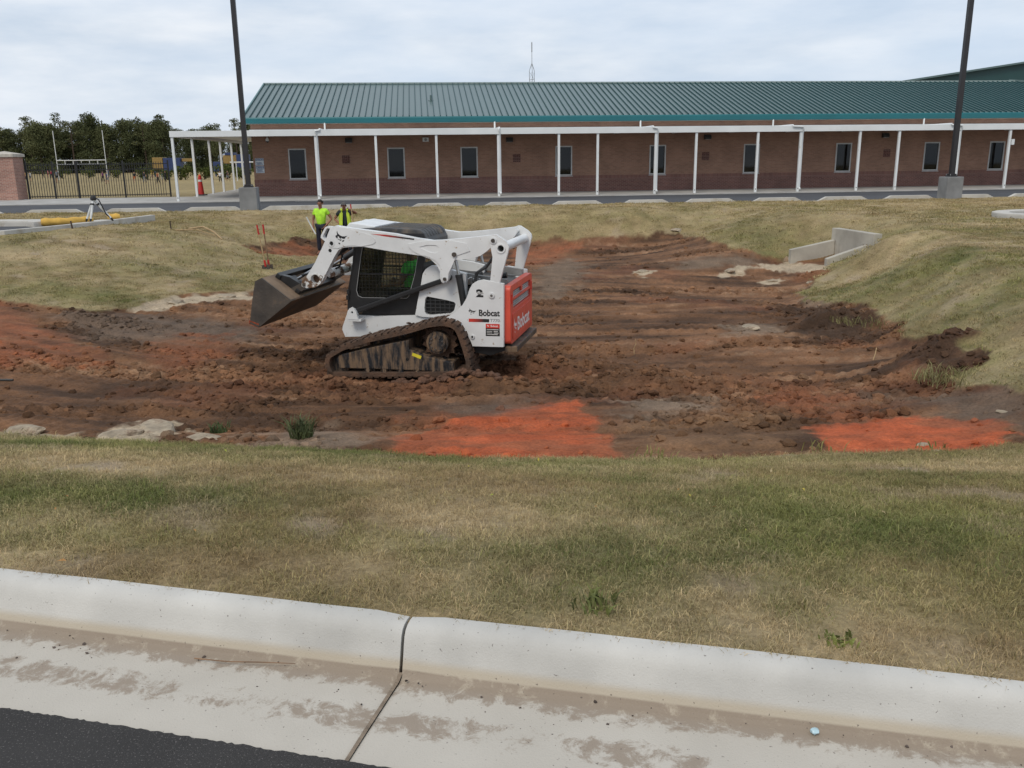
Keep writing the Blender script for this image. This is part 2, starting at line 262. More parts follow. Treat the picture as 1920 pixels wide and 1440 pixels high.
ZONES = [('greyfar', [(0.75, 23.55), (1.85, 27.09), (2.15, 23.19), (1.02, 18.02), (0.46, 18.06)]), ('greyfar', [(4.17, 23.42), (6.6, 23.47), (6.36, 22.57), (4.23, 22.19)]), ('grey', [(-8.69, 15.7), (-6.54, 16.11), (-4.53, 15.31), (-4.16, 13.99), (-6.41, 13.6)]), ('grey', [(4.06, 9.74), (4.74, 9.39), (5.25, 8.31), (4.84, 7.59), (4.35, 8.34)]), ('redbrown', [(2.83, 10.3), (3.45, 10.53), (3.76, 9.91), (4.17, 8.89), (3.85, 8.28), (3.16, 8.26), (2.87, 8.87)]), ('redbrown', [(-1.31, 7.24), (-1.25, 8.92), (-0.99, 9.73), (0.89, 10.1), (1.03, 6.98), (-0.7, 6.72)]), ('red', [(-0.69, 8.91), (-0.18, 9.53), (0.24, 9.73), (0.74, 9.8), (0.87, 9.16), (0.99, 8.46), (0.98, 6.98), (0.6, 6.73), (-0.26, 6.6), (-0.95, 6.69), (-1.22, 7.1), (-1.12, 8.34)]), ('dark', [(4.99, 10.9), (5.65, 12.25), (5.93, 12.22), (5.76, 10.62), (5.36, 9.92), (5.08, 10.1)]), ('dark', [(4.41, 13.63), (5.3, 15.87), (6.04, 16.03), (5.86, 13.37), (5.49, 12.96)]), ('red', [(2.86, 8.31), (3.2, 8.38), (4.09, 8.69), (4.64, 7.92), (4.2, 6.88), (3.64, 6.74), (2.83, 6.89), (2.71, 7.22)]), ('grey', [(-1.04, 9.67), (-0.38, 9.99), (0.19, 9.97), (0.15, 9.54), (-0.47, 9.22)]), ('orange', [(0.05, 27.46), (0.9, 27.89), (2.23, 27.73), (2.37, 27.33), (0.99, 25.85), (0.17, 22.7)]), ('orange', [(-7.5, 25.44), (-7.0, 27.79), (-6.01, 28.23), (-5.84, 27.38), (-7.09, 25.61)]), ('orange', [(-11.11, 16.84), (-9.66, 16.42), (-8.69, 15.7), (-6.99, 13.43), (-5.43, 11.89), (-6.27, 11.95), (-7.56, 11.18)]), ('redbrown', [(-5.57, 12.58), (-5.72, 13.99), (-4.87, 14.57), (-4.21, 13.0), (-4.62, 11.69)]), ('pale', [(-7.39, 16.61), (-7.23, 17.91), (-6.24, 18.95), (-5.74, 19.55), (-5.43, 18.12), (-6.26, 17.63), (-6.7, 16.53)]), ('pale', [(-5.14, 8.23), (-4.91, 8.58), (-4.22, 7.9), (-4.75, 7.58)]), ('pale', [(-3.9, 7.72), (-3.97, 8.79), (-3.57, 8.75), (-3.28, 8.16), (-3.36, 7.27)]), ('pale', [(-3.04, 7.71), (-3.24, 8.45), (-2.94, 8.21), (-2.73, 7.52)]), ('beige', [(-2.55, 7.34), (-2.21, 8.65), (-1.48, 8.57), (-1.21, 7.19), (-1.81, 7.04)]), ('pale', [(6.06, 22.46), (6.65, 23.11), (7.43, 23.37), (8.43, 21.61), (7.72, 21.16), (7.28, 22.0)]), ('pale', [(5.14, 22.02), (5.87, 22.55), (5.91, 22.05), (5.17, 21.57)]), ('pale', [(3.11, 21.92), (3.42, 22.67), (3.64, 22.18), (3.3, 21.44)]), ('pale', [(5.98, 21.14), (6.63, 21.61), (6.8, 21.2), (6.12, 20.72)]), ('beige', [(5.92, 17.93), (6.95, 19.85), (7.17, 19.61), (6.24, 15.71), (5.87, 16.39)]), ('beige', [(3.78, 14.65), (4.32, 15.14), (4.31, 14.3), (3.68, 13.75)]), ('beige', [(1.2, 9.5), (1.53, 10.07), (2.25, 9.88), (2.21, 9.42), (1.27, 9.13)]), ('streak', [(2.52, 9.23), (2.95, 9.31), (2.52, 6.88), (1.02, 7.29), (1.04, 8.58)])]
MOUNDS = [(5.52, 14.71, 0.75, 0.5, 0.26), (5.38, 10.75, 0.6, 0.42, 0.34), (7.35, 21.21, 0.3, 0.25, 0.26), (-0.27, 10.78, 0.9, 0.3, 0.12), (0.38, 11.93, 0.5, 0.3, 0.14), (1.87, 11.0, 0.8, 0.5, 0.14), (2.58, 8.64, 0.5, 0.4, 0.1), (-4.21, 9.36, 1.8, 0.25, 0.08), (-7.73, 15.49, 0.6, 0.35, 0.16), (-4.18, 17.03, 0.8, 0.4, 0.1), (2.22, 7.06, 0.5, 0.15, 0.08), (-7.1, 28.21, 0.8, 0.5, 0.2), (1.27, 11.86, 0.5, 0.25, 0.08)]
def dirt_sd(x, y):
    wob = (fbm(x, y, 2.2, 4, 3)-.5)*.55
    return sdist(DIRT, x, y)+wob
def ground_h(x, y, sd=None):
    z = base_h(x, y)
    if sd is None: sd = dirt_sd(x, y)
    dm = sst(-.12, .18, sd)
    near = sst(26, 14, y)
    # turned soil: clods, ruts along the machine's passes, smoother trimmed patches
    yb = y-.05*np.minimum(x+2, 0)**2; rough = sst(.44, .66, fbm(x*.32, yb, 1.15, 3, 11))
    for X, Y, rx, ry, hh in MOUNDS:
        q = ((x-X)/rx)**2+((y-Y)/ry)**2; g = np.exp(-q*1.3); rough = np.maximum(rough, np.minimum(1, g*2.2)); z = z+hh*g*(.55+.9*fbm(x, y, 3.1, 3, 5))*dm
    smooth = np.zeros(x.shape)
    for kind, P in ZONES:
        if kind in ('red', 'greyfar', 'orange', 'pale', 'beige'): smooth = np.maximum(smooth, sst(-.1, .2, sdist(P, x, y)))
    rough = rough*(1-.75*smooth)
    clod = np.abs(fbm(x, y, 4.5, 5, 21, .6)-.5)*2
    c2 = fbm(x, y, 11, 3, 31)
    ruts = fbm(x*.13, yb, 3.6, 4, 41)
    tread = (np.sin((x*.97-y*.2)*2*math.pi/.16)*.5+.5)*sst(.50, .60, fbm(x*.25, yb, 1.6, 2, 47))
    z = z+dm*((.025+.12*rough)*(clod-.35)+.06*rough*(c2-.5)+.045*rough*(np.abs(fbm(x, y, 17, 3, 33)-.5)*2-.3)+.12*(ruts-.5)*(1-.6*smooth)+.022*tread*(1-rough)+.012*(fbm(x, y, 26, 2, 51)-.5))
    # lip between turf and cut
    z = z-.05*sst(0, .12, sd)*sst(.9, .2, sd)
    z = z+(1-dm)*((fbm(x, y, 1.3, 3, 61)-.5)*.07*sst(4, 9, y)+(fbm(x, y, 6, 3, 62)-.5)*.03)
    d_ = (x-BO[0])*BN[0]+(y-BO[1])*BN[1]; z = z-(z+.15)*sst(-12.6, -11.7, d_)
    cap = -1.0+(x-7.6)*.34-.04+np.maximum(0, 21.3-y)*.40; z = np.where((x > 7.2) & (x < 9.0) & (y > 19.6) & (y < 21.62), np.minimum(z, cap), z)
    # head wall channel
    ch = (x > 7.3) & (x < 8.75) & (y > 21.75) & (y < 23.15); z = np.where(ch, np.minimum(z, -1.07), z)
    # kerb side, road and field
    v = (x-K0[0])*KN[0]+(y-K0[1])*KN[1]
    kz = sst(.0, .22, v); z = z*kz+.128*(1-kz)
    z = np.where(v < -.06, -.28, z)
    d = (x-BO[0])*BN[0]+(y-BO[1])*BN[1]
    far = -.25+(-.40)*sst(4, 30, d)
    s = (x-BO[0])*BU[0]+(y-BO[1])*BU[1]
    lawn = (d > 1.0) & ((s < -3.4) | (d > 16)); far = np.where(lawn, -.06-.55*sst(2, 32, d), far)
    z = np.where(d > -10.93, far, z)
    # paved pockets (car park corner on the left, island on the right)
    for P in (PARK_L, PARK_R):
        k = sdist(P, x, y); z = np.where(k > .12, -.16, z)
    return z
PARK_L = [(-12.62, 21.8), (-11.95, 23.6), (-11.9, 24.9), (-13.3, 26.2), (-17, 26.2), (-30, 24.5), (-30, 21.8), (-16, 21.0)]
PARK_R = [(13.3, 22.6), (15, 21.6), (28, 21.2), (28, 26), (16, 25.2), (13.6, 24.2)]
def rng_(*segs):
    o = []
    for a, b, st in segs: o.append(np.arange(a, b-1e-6, st))
    return np.concatenate(o)
gx = 30*(1.16**np.arange(1, 25)); gxs = gx[gx < 900]
XS = np.concatenate([-gxs[::-1], rng_((-30, -13, .35), (-13, -7.4, .085), (-7.4, 7.4, .035), (7.4, 13.4, .085), (13.4, 30.1, .35)), gxs])
YS = np.concatenate([rng_((-60, 1, 3), (1, 6.3, .06), (6.3, 14.6, .035), (14.6, 22, .055), (22, 34.2, .1), (34.2, 60, .5), (60, 120, 4)), 120*(1.16**np.arange(0, 15))])
GX, GY = np.meshgrid(XS, YS); shp = GX.shape; fx, fy = GX.ravel(), GY.ravel()
SD = dirt_sd(fx, fy); GZ = ground_h(fx, fy, SD)
GZ2 = GZ.reshape(shp)
def zat(x, y):
    x = np.asarray(x, float); y = np.asarray(y, float)
    i = np.clip(np.searchsorted(XS, x)-1, 0, len(XS)-2); j = np.clip(np.searchsorted(YS, y)-1, 0, len(YS)-2)
    a = (x-XS[i])/(XS[i+1]-XS[i]); b = (y-YS[j])/(YS[j+1]-YS[j])
    return (GZ2[j, i]*(1-a)+GZ2[j, i+1]*a)*(1-b)+(GZ2[j+1, i]*(1-a)+GZ2[j+1, i+1]*a)*b
GREEN = [(-1.72, 3.98, 1.5, 0.25, 0.8), (-2.43, 4.25, 0.8, 0.3, 0.4), (1.28, 4.02, 1.4, 0.7, 0.75), (0.61, 3.18, 1.0, 0.35, 0.5), (1.75, 3.61, 0.9, 0.5, 0.4), (-0.6, 3.45, 1.3, 0.25, 0.3), (-1.83, 3.42, 0.9, 0.2, 0.2), (-1.6, 6.91, 2.4, 0.35, 0.6), (-3.92, 6.37, 1.5, 0.3, 0.5), (2.27, 6.55, 2.5, 0.4, 0.5), (0.16, 6.34, 1.5, 0.3, 0.4), (-0.12, 2.81, 0.5, 0.15, 0.3), (6.67, 16.96, 1.0, 1.6, 0.6), (7.38, 15.25, 1.2, 1.0, 0.5), (8.52, 21.2, 0.7, 0.8, 0.5), (6.84, 24.4, 1.3, 1.6, 0.6), (6.41, 27.03, 1.5, 1.5, 0.35), (6.23, 11.96, 0.8, 0.6, 0.3), (-7.62, 17.54, 2, 0.8, 0.45), (-9.36, 17.84, 1.5, 0.8, 0.4), (-6.79, 19.92, 1, 1, 0.35), (-0.12, 28.96, 6, 1.0, 0.25), (-6.22, 28.92, 2, 0.6, 0.3), (0.44, 4.92, 0.5, 0.4, 0.2), (-1.67, 4.77, 2.2, 0.35, -0.7), (-0.41, 3.85, 0.8, 0.3, -0.7), (0.11, 4.47, 0.5, 0.3, -0.35), (3.01, 5.69, 0.5, 0.25, -0.4), (2.53, 4.37, 0.5, 0.3, -0.3), (-1.28, 3.15, 1.2, 0.12, -0.25), (0.26, 2.86, 0.5, 0.12, -0.2)]
def turf(x, y):
    """0 = dormant straw, 1 = green"""
    v = (x-K0[0])*KN[0]+(y-K0[1])*KN[1]
    g = fbm(x, y, .55, 4, 71)*.9+fbm(x, y, 2.6, 4, 72)*.6+fbm(x, y, 9, 3, 73)*.35-.66
    for X, Y, rx, ry, a in GREEN: g = g+.78*a*np.exp(-(((x-X)/rx)**2+((y-Y)/ry)**2))
    return np.clip(g, 0, 1)
def lerp(a, b, t): return np.asarray(a)+(np.asarray(b)-np.asarray(a))*t[:, None]
SOIL = dict(dark=(.058, .034, .021), red=(.40, .096, .037), redbrown=(.20, .078, .038), orange=(.25, .088, .040), grey=(.125, .088, .063), greyfar=(.16, .112, .076), pale=(.42, .34, .24), beige=(.215, .155, .108), streak=(.19, .108, .058))
def soil_col(x, y):
    n = fbm(x, y, .9, 4, 81); yb = y-.05*np.minimum(x+2, 0)**2; n2 = fbm(x*.16, yb, 3.0, 5, 82); n3 = fbm(x, y, 9, 3, 83)
    c = lerp((.062, .033, .018), (.205, .104, .053), sst(.3, .68, .38*n+.62*n2))
    c = lerp(c, np.broadcast_to((.28, .175, .105), c.shape), .6*sst(.60, .74, n2)*sst(.4, .6, n3))
    c = lerp(c, np.broadcast_to((.18, .070, .037), c.shape), .35*sst(.62, .76, fbm(x, y, .6, 4, 84)))
    ed = (fbm(x, y, 3.2, 4, 85)-.5)*.7
    for kind, P in ZONES:
        k = sst(-.03, .09, sdist(P, x, y)+ed*.8) if kind in ('red', 'pale') else sst(-.28, .34, sdist(P, x, y)+ed*1.5)
        br = .45+.5*sst(.36, .60, fbm(x*.4, yb, 3.6, 4, 86)) +(.12 if kind == 'red' else 0) if kind in ('red', 'redbrown', 'orange', 'streak') else .9
        c = lerp(c, np.broadcast_to(SOIL[kind], c.shape), k*br)
    c = c*(.72+.56*fbm(x, y, 6.5, 4, 87))[:, None]
    return c
def turf_col(x, y, t, under=False):
    s = lerp((.285, .208, .108), (.450, .345, .198), sst(.3, .7, fbm(x, y, 1.1, 4, 91)))
    g = lerp((.108, .126, .036), (.190, .192, .062), sst(.3, .7, fbm(x, y, 1.7, 4, 92)))
    c = s*(1-t[:, None])+g*t[:, None]
    bare = sst(.66, .76, fbm(x, y, 1.9, 4, 93))*(1-t)*.7
    c = lerp(c, np.broadcast_to((.40, .315, .225), c.shape), bare)
    far = sst(12, 34, y)*.35; c = lerp(c, np.broadcast_to((.36, .268, .13), c.shape), far)
    return c*(.62 if under else 1.0)
chn = (fx > 7.2) & (fx < 8.9) & (fy > 21.6) & (fy < 23.2); dm = np.where(chn, 1, sst(-.05, .06, SD)); dm = np.where((np.abs(fx) > 34) | (fy > 34), 0, dm)
col = turf_col(fx, fy, turf(fx, fy), False)*.82
nm = np.where((dm > .001))[0]; sc_ = soil_col(fx[nm], fy[nm]); col[nm] = col[nm]*(1-dm[nm, None])+sc_*dm[nm, None]
fieldm = sst(44, 50, fy)[:, None]; col = col*(1-fieldm)+np.array([.26, .20, .095])*(.75+.5*fbm(fx, fy, .12, 4, 95))[:, None]*fieldm
def grid_mesh(name, X, Y, Z, shp):
    me = bpy.data.meshes.new(name); n = X.size; ny, nx = shp
    me.vertices.add(n); co = np.empty((n, 3), np.float32); co[:, 0] = X; co[:, 1] = Y; co[:, 2] = Z; me.vertices.foreach_set('co', co.ravel())
    idx = np.arange(n).reshape(shp); q = np.stack([idx[:-1, :-1], idx[:-1, 1:], idx[1:, 1:], idx[1:, :-1]], -1).reshape(-1, 4)
    me.loops.add(q.size); me.loops.foreach_set('vertex_index', q.ravel().astype(np.int32)); me.polygons.add(len(q))
    me.polygons.foreach_set('loop_start', np.arange(0, q.size, 4, dtype=np.int32)); me.polygons.foreach_set('loop_total', np.full(len(q), 4, np.int32))
    me.polygons.foreach_set('use_smooth', np.ones(len(q), bool)); me.update(calc_edges=True); return me
gm = grid_mesh('ground', fx, fy, GZ, shp)
at = gm.attributes.new('tint', 'FLOAT_COLOR', 'POINT'); at.data.foreach_set('color', np.c_[col, np.ones(len(col))].astype(np.float32).ravel())
at = gm.attributes.new('soil', 'FLOAT', 'POINT'); at.data.foreach_set('value', dm.astype(np.float32))
def ground_mat():
    m = bpy.data.materials.new('earth_and_turf'); m.use_nodes = True; t = m.node_tree; p = t.nodes['Principled BSDF']; N = t.nodes.new; K = t.links.new
    a = N('ShaderNodeAttribute'); a.attribute_name = 'tint'; b = N('ShaderNodeAttribute'); b.attribute_name = 'soil'; tc = N('ShaderNodeTexCoord')
    n1 = N('ShaderNodeTexNoise'); n1.inputs['Scale'].default_value = 30; n1.inputs['Detail'].default_value = 8; n1.inputs['Roughness'].default_value = .7; K(tc.outputs['Object'], n1.inputs['Vector'])
    n2 = N('ShaderNodeTexNoise'); n2.inputs['Scale'].default_value = 2.4; n2.inputs['Detail'].default_value = 6; K(tc.outputs['Object'], n2.inputs['Vector'])
    mr = N('ShaderNodeMapRange'); mr.inputs[1].default_value = .25; mr.inputs[2].default_value = .75; mr.inputs[3].default_value = .55; mr.inputs[4].default_value = 1.45; K(n1.outputs['Fac'], mr.inputs[0])
    m2 = N('ShaderNodeMapRange'); m2.inputs[1].default_value = .3; m2.inputs[2].default_value = .7; m2.inputs[3].default_value = .82; m2.inputs[4].default_value = 1.18; K(n2.outputs['Fac'], m2.inputs[0])
    mm = N('ShaderNodeMath'); mm.operation = 'MULTIPLY'; K(mr.outputs[0], mm.inputs[0]); K(m2.outputs[0], mm.inputs[1])
    vs_ = N('ShaderNodeVectorMath'); vs_.operation = 'SCALE'; K(a.outputs['Color'], vs_.inputs[0]); K(mm.outputs[0], vs_.inputs['Scale']); K(vs_.outputs[0], p.inputs['Base Color'])
    p.inputs['Roughness'].default_value = .93; p.inputs['Specular IOR Level'].default_value = .25
    bp = N('ShaderNodeBump'); bp.inputs['Strength'].default_value = .75; bp.inputs['Distance'].default_value = .03; K(n1.outputs['Fac'], bp.inputs['Height']); K(bp.outputs[0], p.inputs['Normal'])
    return m
M['ground'] = ground_mat()
ground = struct(link('ground', gm, M['ground']))
# scattered clumps: a cloud of points that carries small instances
def scatter(name, pts, tint, scale, rotz, protos, material, tilt=.0):
    me = bpy.data.meshes.new(name); me.vertices.add(len(pts)); me.vertices.foreach_set('co', np.asarray(pts, np.float32).ravel())
    for nm_, ty, key, val in (('tint', 'FLOAT_COLOR', 'color', np.c_[tint, np.ones(len(pts))]), ('size', 'FLOAT', 'value', scale), ('pick', 'INT', 'value', RNG.integers(0, len(protos), len(pts))), ('turn', 'FLOAT_VECTOR', 'vector', np.c_[RNG.uniform(-tilt, tilt, len(pts)), RNG.uniform(-tilt, tilt, len(pts)), rotz])):
        at = me.attributes.new(nm_, ty, 'POINT'); at.data.foreach_set(key, np.asarray(val, np.int32 if ty == 'INT' else np.float32).ravel())
    me.update(); o = link(name, me, material); stuff(o)
    pc = bpy.data.collections.new(name+'_pieces')
    for k, (v, f) in enumerate(protos):
        q = bpy.data.meshes.new(name+'_piece'); q.from_pydata(v, [], f); q.materials.append(material); pc.objects.link(bpy.data.objects.new('%s_piece_%d' % (name, k), q))
    g = bpy.data.node_groups.new(name, 'GeometryNodeTree'); g.interface.new_socket('Geometry', in_out='INPUT', socket_type='NodeSocketGeometry'); g.interface.new_socket('Geometry', in_out='OUTPUT', socket_type='NodeSocketGeometry')
    N = g.nodes.new; K = g.links.new; gi = N('NodeGroupInput'); go = N('NodeGroupOutput')
    ci = N('GeometryNodeCollectionInfo'); ci.inputs['Collection'].default_value = pc; ci.inputs['Separate Children'].default_value = True; ci.inputs['Reset Children'].default_value = True
    ip = N('GeometryNodeInstanceOnPoints'); ip.inputs['Pick Instance'].default_value = True
    def na(n_, ty):
        a = N('GeometryNodeInputNamedAttribute'); a.data_type = ty; a.inputs[0].default_value = n_; return a.outputs[0]
    K(gi.outputs[0], ip.inputs['Points']); K(ci.outputs[0], ip.inputs['Instance']); K(na('pick', 'INT'), ip.inputs['Instance Index']); K(na('size', 'FLOAT'), ip.inputs['Scale'])
    er = N('FunctionNodeEulerToRotation'); K(na('turn', 'FLOAT_VECTOR'), er.inputs[0]); K(er.outputs[0], ip.inputs['Rotation']); K(ip.outputs[0], go.inputs[0])
    md = o.modifiers.new('scatter', 'NODES'); md.node_group = g
    return o
def tint_mat(name, rough=.9, trans=0.0, jit=.35):
    m = bpy.data.materials.new(name); m.use_nodes = True; t = m.node_tree; p = t.nodes['Principled BSDF']; N = t.nodes.new; K = t.links.new
    a = N('ShaderNodeAttribute'); a.attribute_type = 'INSTANCER'; a.attribute_name = 'tint'
    tc = N('ShaderNodeTexCoord'); no = N('ShaderNodeTexNoise'); no.inputs['Scale'].default_value = 14; no.inputs['Detail'].default_value = 4; K(tc.outputs['Object'], no.inputs['Vector'])
    mr = N('ShaderNodeMapRange'); mr.inputs[1].default_value = .3; mr.inputs[2].default_value = .7; mr.inputs[3].default_value = 1-jit; mr.inputs[4].default_value = 1+jit; K(no.outputs['Fac'], mr.inputs[0])
    vs_ = N('ShaderNodeVectorMath'); vs_.operation = 'SCALE'; K(a.outputs['Color'], vs_.inputs[0]); K(mr.outputs[0], vs_.inputs['Scale']); K(vs_.outputs[0], p.inputs['Base Color'])
    p.inputs['Roughness'].default_value = rough; p.inputs['Specular IOR Level'].default_value = .2
    return m
def tuft(nb, rad, hmin, hmax, lean, wid, seed):
    r = random.Random(seed); v = []; f = []
    for k in range(nb):
        a = r.uniform(0, 6.283); d = rad*math.sqrt(r.random()); x, y = d*math.cos(a), d*math.sin(a); h = r.uniform(hmin, hmax); b = r.uniform(0, 6.283); l = r.uniform(.3, 1)*lean*h
        w_ = wid*r.uniform(.6, 1.2); c = r.uniform(0, 6.283); wx, wy = w_*math.cos(c), w_*math.sin(c); dx, dy = l*math.cos(b), l*math.sin(b); n = len(v)
        v += [(x-wx, y-wy, -.006), (x+wx, y+wy, -.006), (x+dx*.4+wx*.8, y+dy*.4+wy*.8, h*.6), (x+dx*.4-wx*.8, y+dy*.4-wy*.8, h*.6), (x+dx, y+dy, h*(1-.35*min(1, lean*.5)))]
        f += [(n, n+1, n+2, n+3), (n+3, n+2, n+4)]
    return v, f
def gsample(n, x0, x1, y0, y1):
    return RNG.uniform(x0, x1, n), RNG.uniform(y0, y1, n)
def lawn(name, n, box, protos, smin, smax, marg=-.02, keep=None):
    x, y = gsample(n, *box); sd = dirt_sd(x, y); v = (x-K0[0])*KN[0]+(y-K0[1])*KN[1]; d = (x-BO[0])*BN[0]+(y-BO[1])*BN[1]
    ok = (sd < -marg*0-.01) & (v > .015) & (d < -11.25)
    for P in (PARK_L, PARK_R): ok &= sdist(P, x, y) < -.2
    ok &= ~((x > 7.2) & (x < 8.95) & (y > 21.55) & (y < 23.35))
    for P in (POLE_L, POLE_R): ok &= (np.abs(x-P[0]) > .4) | (np.abs(y-P[1]) > .4)
    if keep is not None: ok &= keep(x, y)
    x, y = x[ok], y[ok]; t = turf(x, y); t2 = np.clip(t+RNG.normal(0, .22, len(x)), 0, 1)
    ok2 = RNG.random(len(x)) < .55+.45*t; ok2 &= RNG.random(len(x)) > .75*sst(.66, .76, fbm(x, y, 1.9, 4, 93))*(1-t)
    x, y, t2 = x[ok2], y[ok2], t2[ok2]
    c = turf_col(x, y, t2)*RNG.uniform(.7, 1.35, (len(x), 1)); z = zat(x, y)
    return scatter(name, np.c_[x, y, z], c, RNG.uniform(smin, smax, len(x))*(.8+.35*t2), RNG.uniform(0, 6.283, len(x)), protos, M['blade'], .15)
POLE_L = (-9.75, 33.5); POLE_R = (17.0, 34.53)
M['blade'] = tint_mat('grass_blade', .75)
near_t = [tuft(44, .075, .008, .029, 1.8, .0012, 10+k) for k in range(6)]
mid_t = [tuft(24, .13, .016, .045, 1.5, .004, 30+k) for k in range(5)]
far_t = [tuft(20, .22, .02, .055, 1.4, .008, 50+k) for k in range(4)]
lawn('lawn_grass', 60000, (-5.6, 5.8, 1.3, 7.8), near_t, .75, 1.25)
lawn('bank_grass', 30000, (-15, 14.5, 7.4, 20), mid_t, .7, 1.2, keep=lambda x, y: (np.abs(x) < y*.62+1.2))
lawn('far_bank_grass', 26000, (-22, 22, 20, 34.6), far_t, .6, 1.1, keep=lambda x, y: (np.abs(x) < y*.62+1))
def kerb_fringe():
    n = 1500; t = RNG.uniform(-4.5, 6.5, n); v = RNG.normal(.012, .014, n); v = np.maximum(v, -.045); x = K0[0]+KD[0]*t+KN[0]*v; y = K0[1]+KD[1]*t+KN[1]*v
    keep = RNG.random(n) < .35+.65*sst(.4, .6, fbm(x, y, 5, 3, 77)); x, y, v = x[keep], y[keep], v[keep]
    tt = np.clip(turf(x, y)+RNG.normal(0, .25, len(x)), 0, 1); c = turf_col(x, y, tt)*RNG.uniform(.8, 1.35, (len(x), 1))
    o = scatter('kerb_fringe_grass', np.c_[x, y, np.where(v < .0, .146, .132)], c, RNG.uniform(.5, 1.0, len(x)), RNG.uniform(0, 6.283, len(x)), [tuft(9, .035, .008, .034, 2.4, .0014, 70+k) for k in range(6)], M['blade'], .25)
    tag(o, 'straggling grass runners creeping over the back of the near kerb', 'grass')
kerb_fringe()
def lump(seed, sub=2):
    bm = bmesh.new(); bmesh.ops.create_icosphere(bm, subdivisions=sub, radius=1); r = random.Random(seed); o = Vector((r.uniform(0, 50), r.uniform(0, 50), r.uniform(0, 50)))
    from mathutils import noise
    for v in bm.verts:
        c = v.co.copy(); v.co = c*(1+.55*noise.noise(c*1.3+o)+.25*noise.noise(c*3+o)); v.co.z *= .68
    out = ([tuple(v.co) for v in bm.verts], [tuple(v.index for v in f.verts) for f in bm.faces]); bm.free(); return out
M['clod'] = tint_mat('soil_clod', .95, jit=.4)
lumps = [lump(k) for k in range(7)]
def clods(name, n, box, s0, s1):
    x, y = gsample(n, *box); sd = dirt_sd(x, y); ok = sd > .02
    for k, P in ZONES:
        if k in ('red', 'greyfar', 'pale'): ok &= (sdist(P, x, y) < .0) | (RNG.random(n) < .22)
    rough = sst(.44, .66, fbm(x*.32, y-.05*np.minimum(x+2, 0)**2, 1.15, 3, 11))
    for X, Y, rx, ry, hh in MOUNDS: rough = np.maximum(rough, np.exp(-(((x-X)/rx)**2+((y-Y)/ry)**2)))
    ok &= RNG.random(n) < .06+.94*rough**2
    # nothing under the machine's tracks
    x, y = x[ok], y[ok]; c = soil_col(x, y)*RNG.uniform(.6, 1.15, (len(x), 1)); s = s0+(s1-s0)*RNG.random(len(x))**6
    return scatter(name, np.c_[x, y, zat(x, y)-s*.05], c, s, RNG.uniform(0, 6.283, len(x)), lumps, M['clod'], .5)
clods('soil_clods', 60000, (-8, 7, 6.8, 16), .006, .068)
clods('far_soil_clods', 14000, (-10, 8, 16, 31), .015, .085)
for nm, lb, ct in (('lawn_grass', 'short patchy green and straw coloured turf behind the near kerb', 'grass'), ('bank_grass', 'dry mown grass on the banks around the pit', 'grass'), ('far_bank_grass', 'straw coloured grass on the bank below the far road', 'grass'), ('soil_clods', 'loose brown clods of turned earth around the loader', 'soil'), ('far_soil_clods', 'loose earth clods on the far floor of the pit', 'soil')):
    tag(bpy.data.objects[nm], lb, ct)
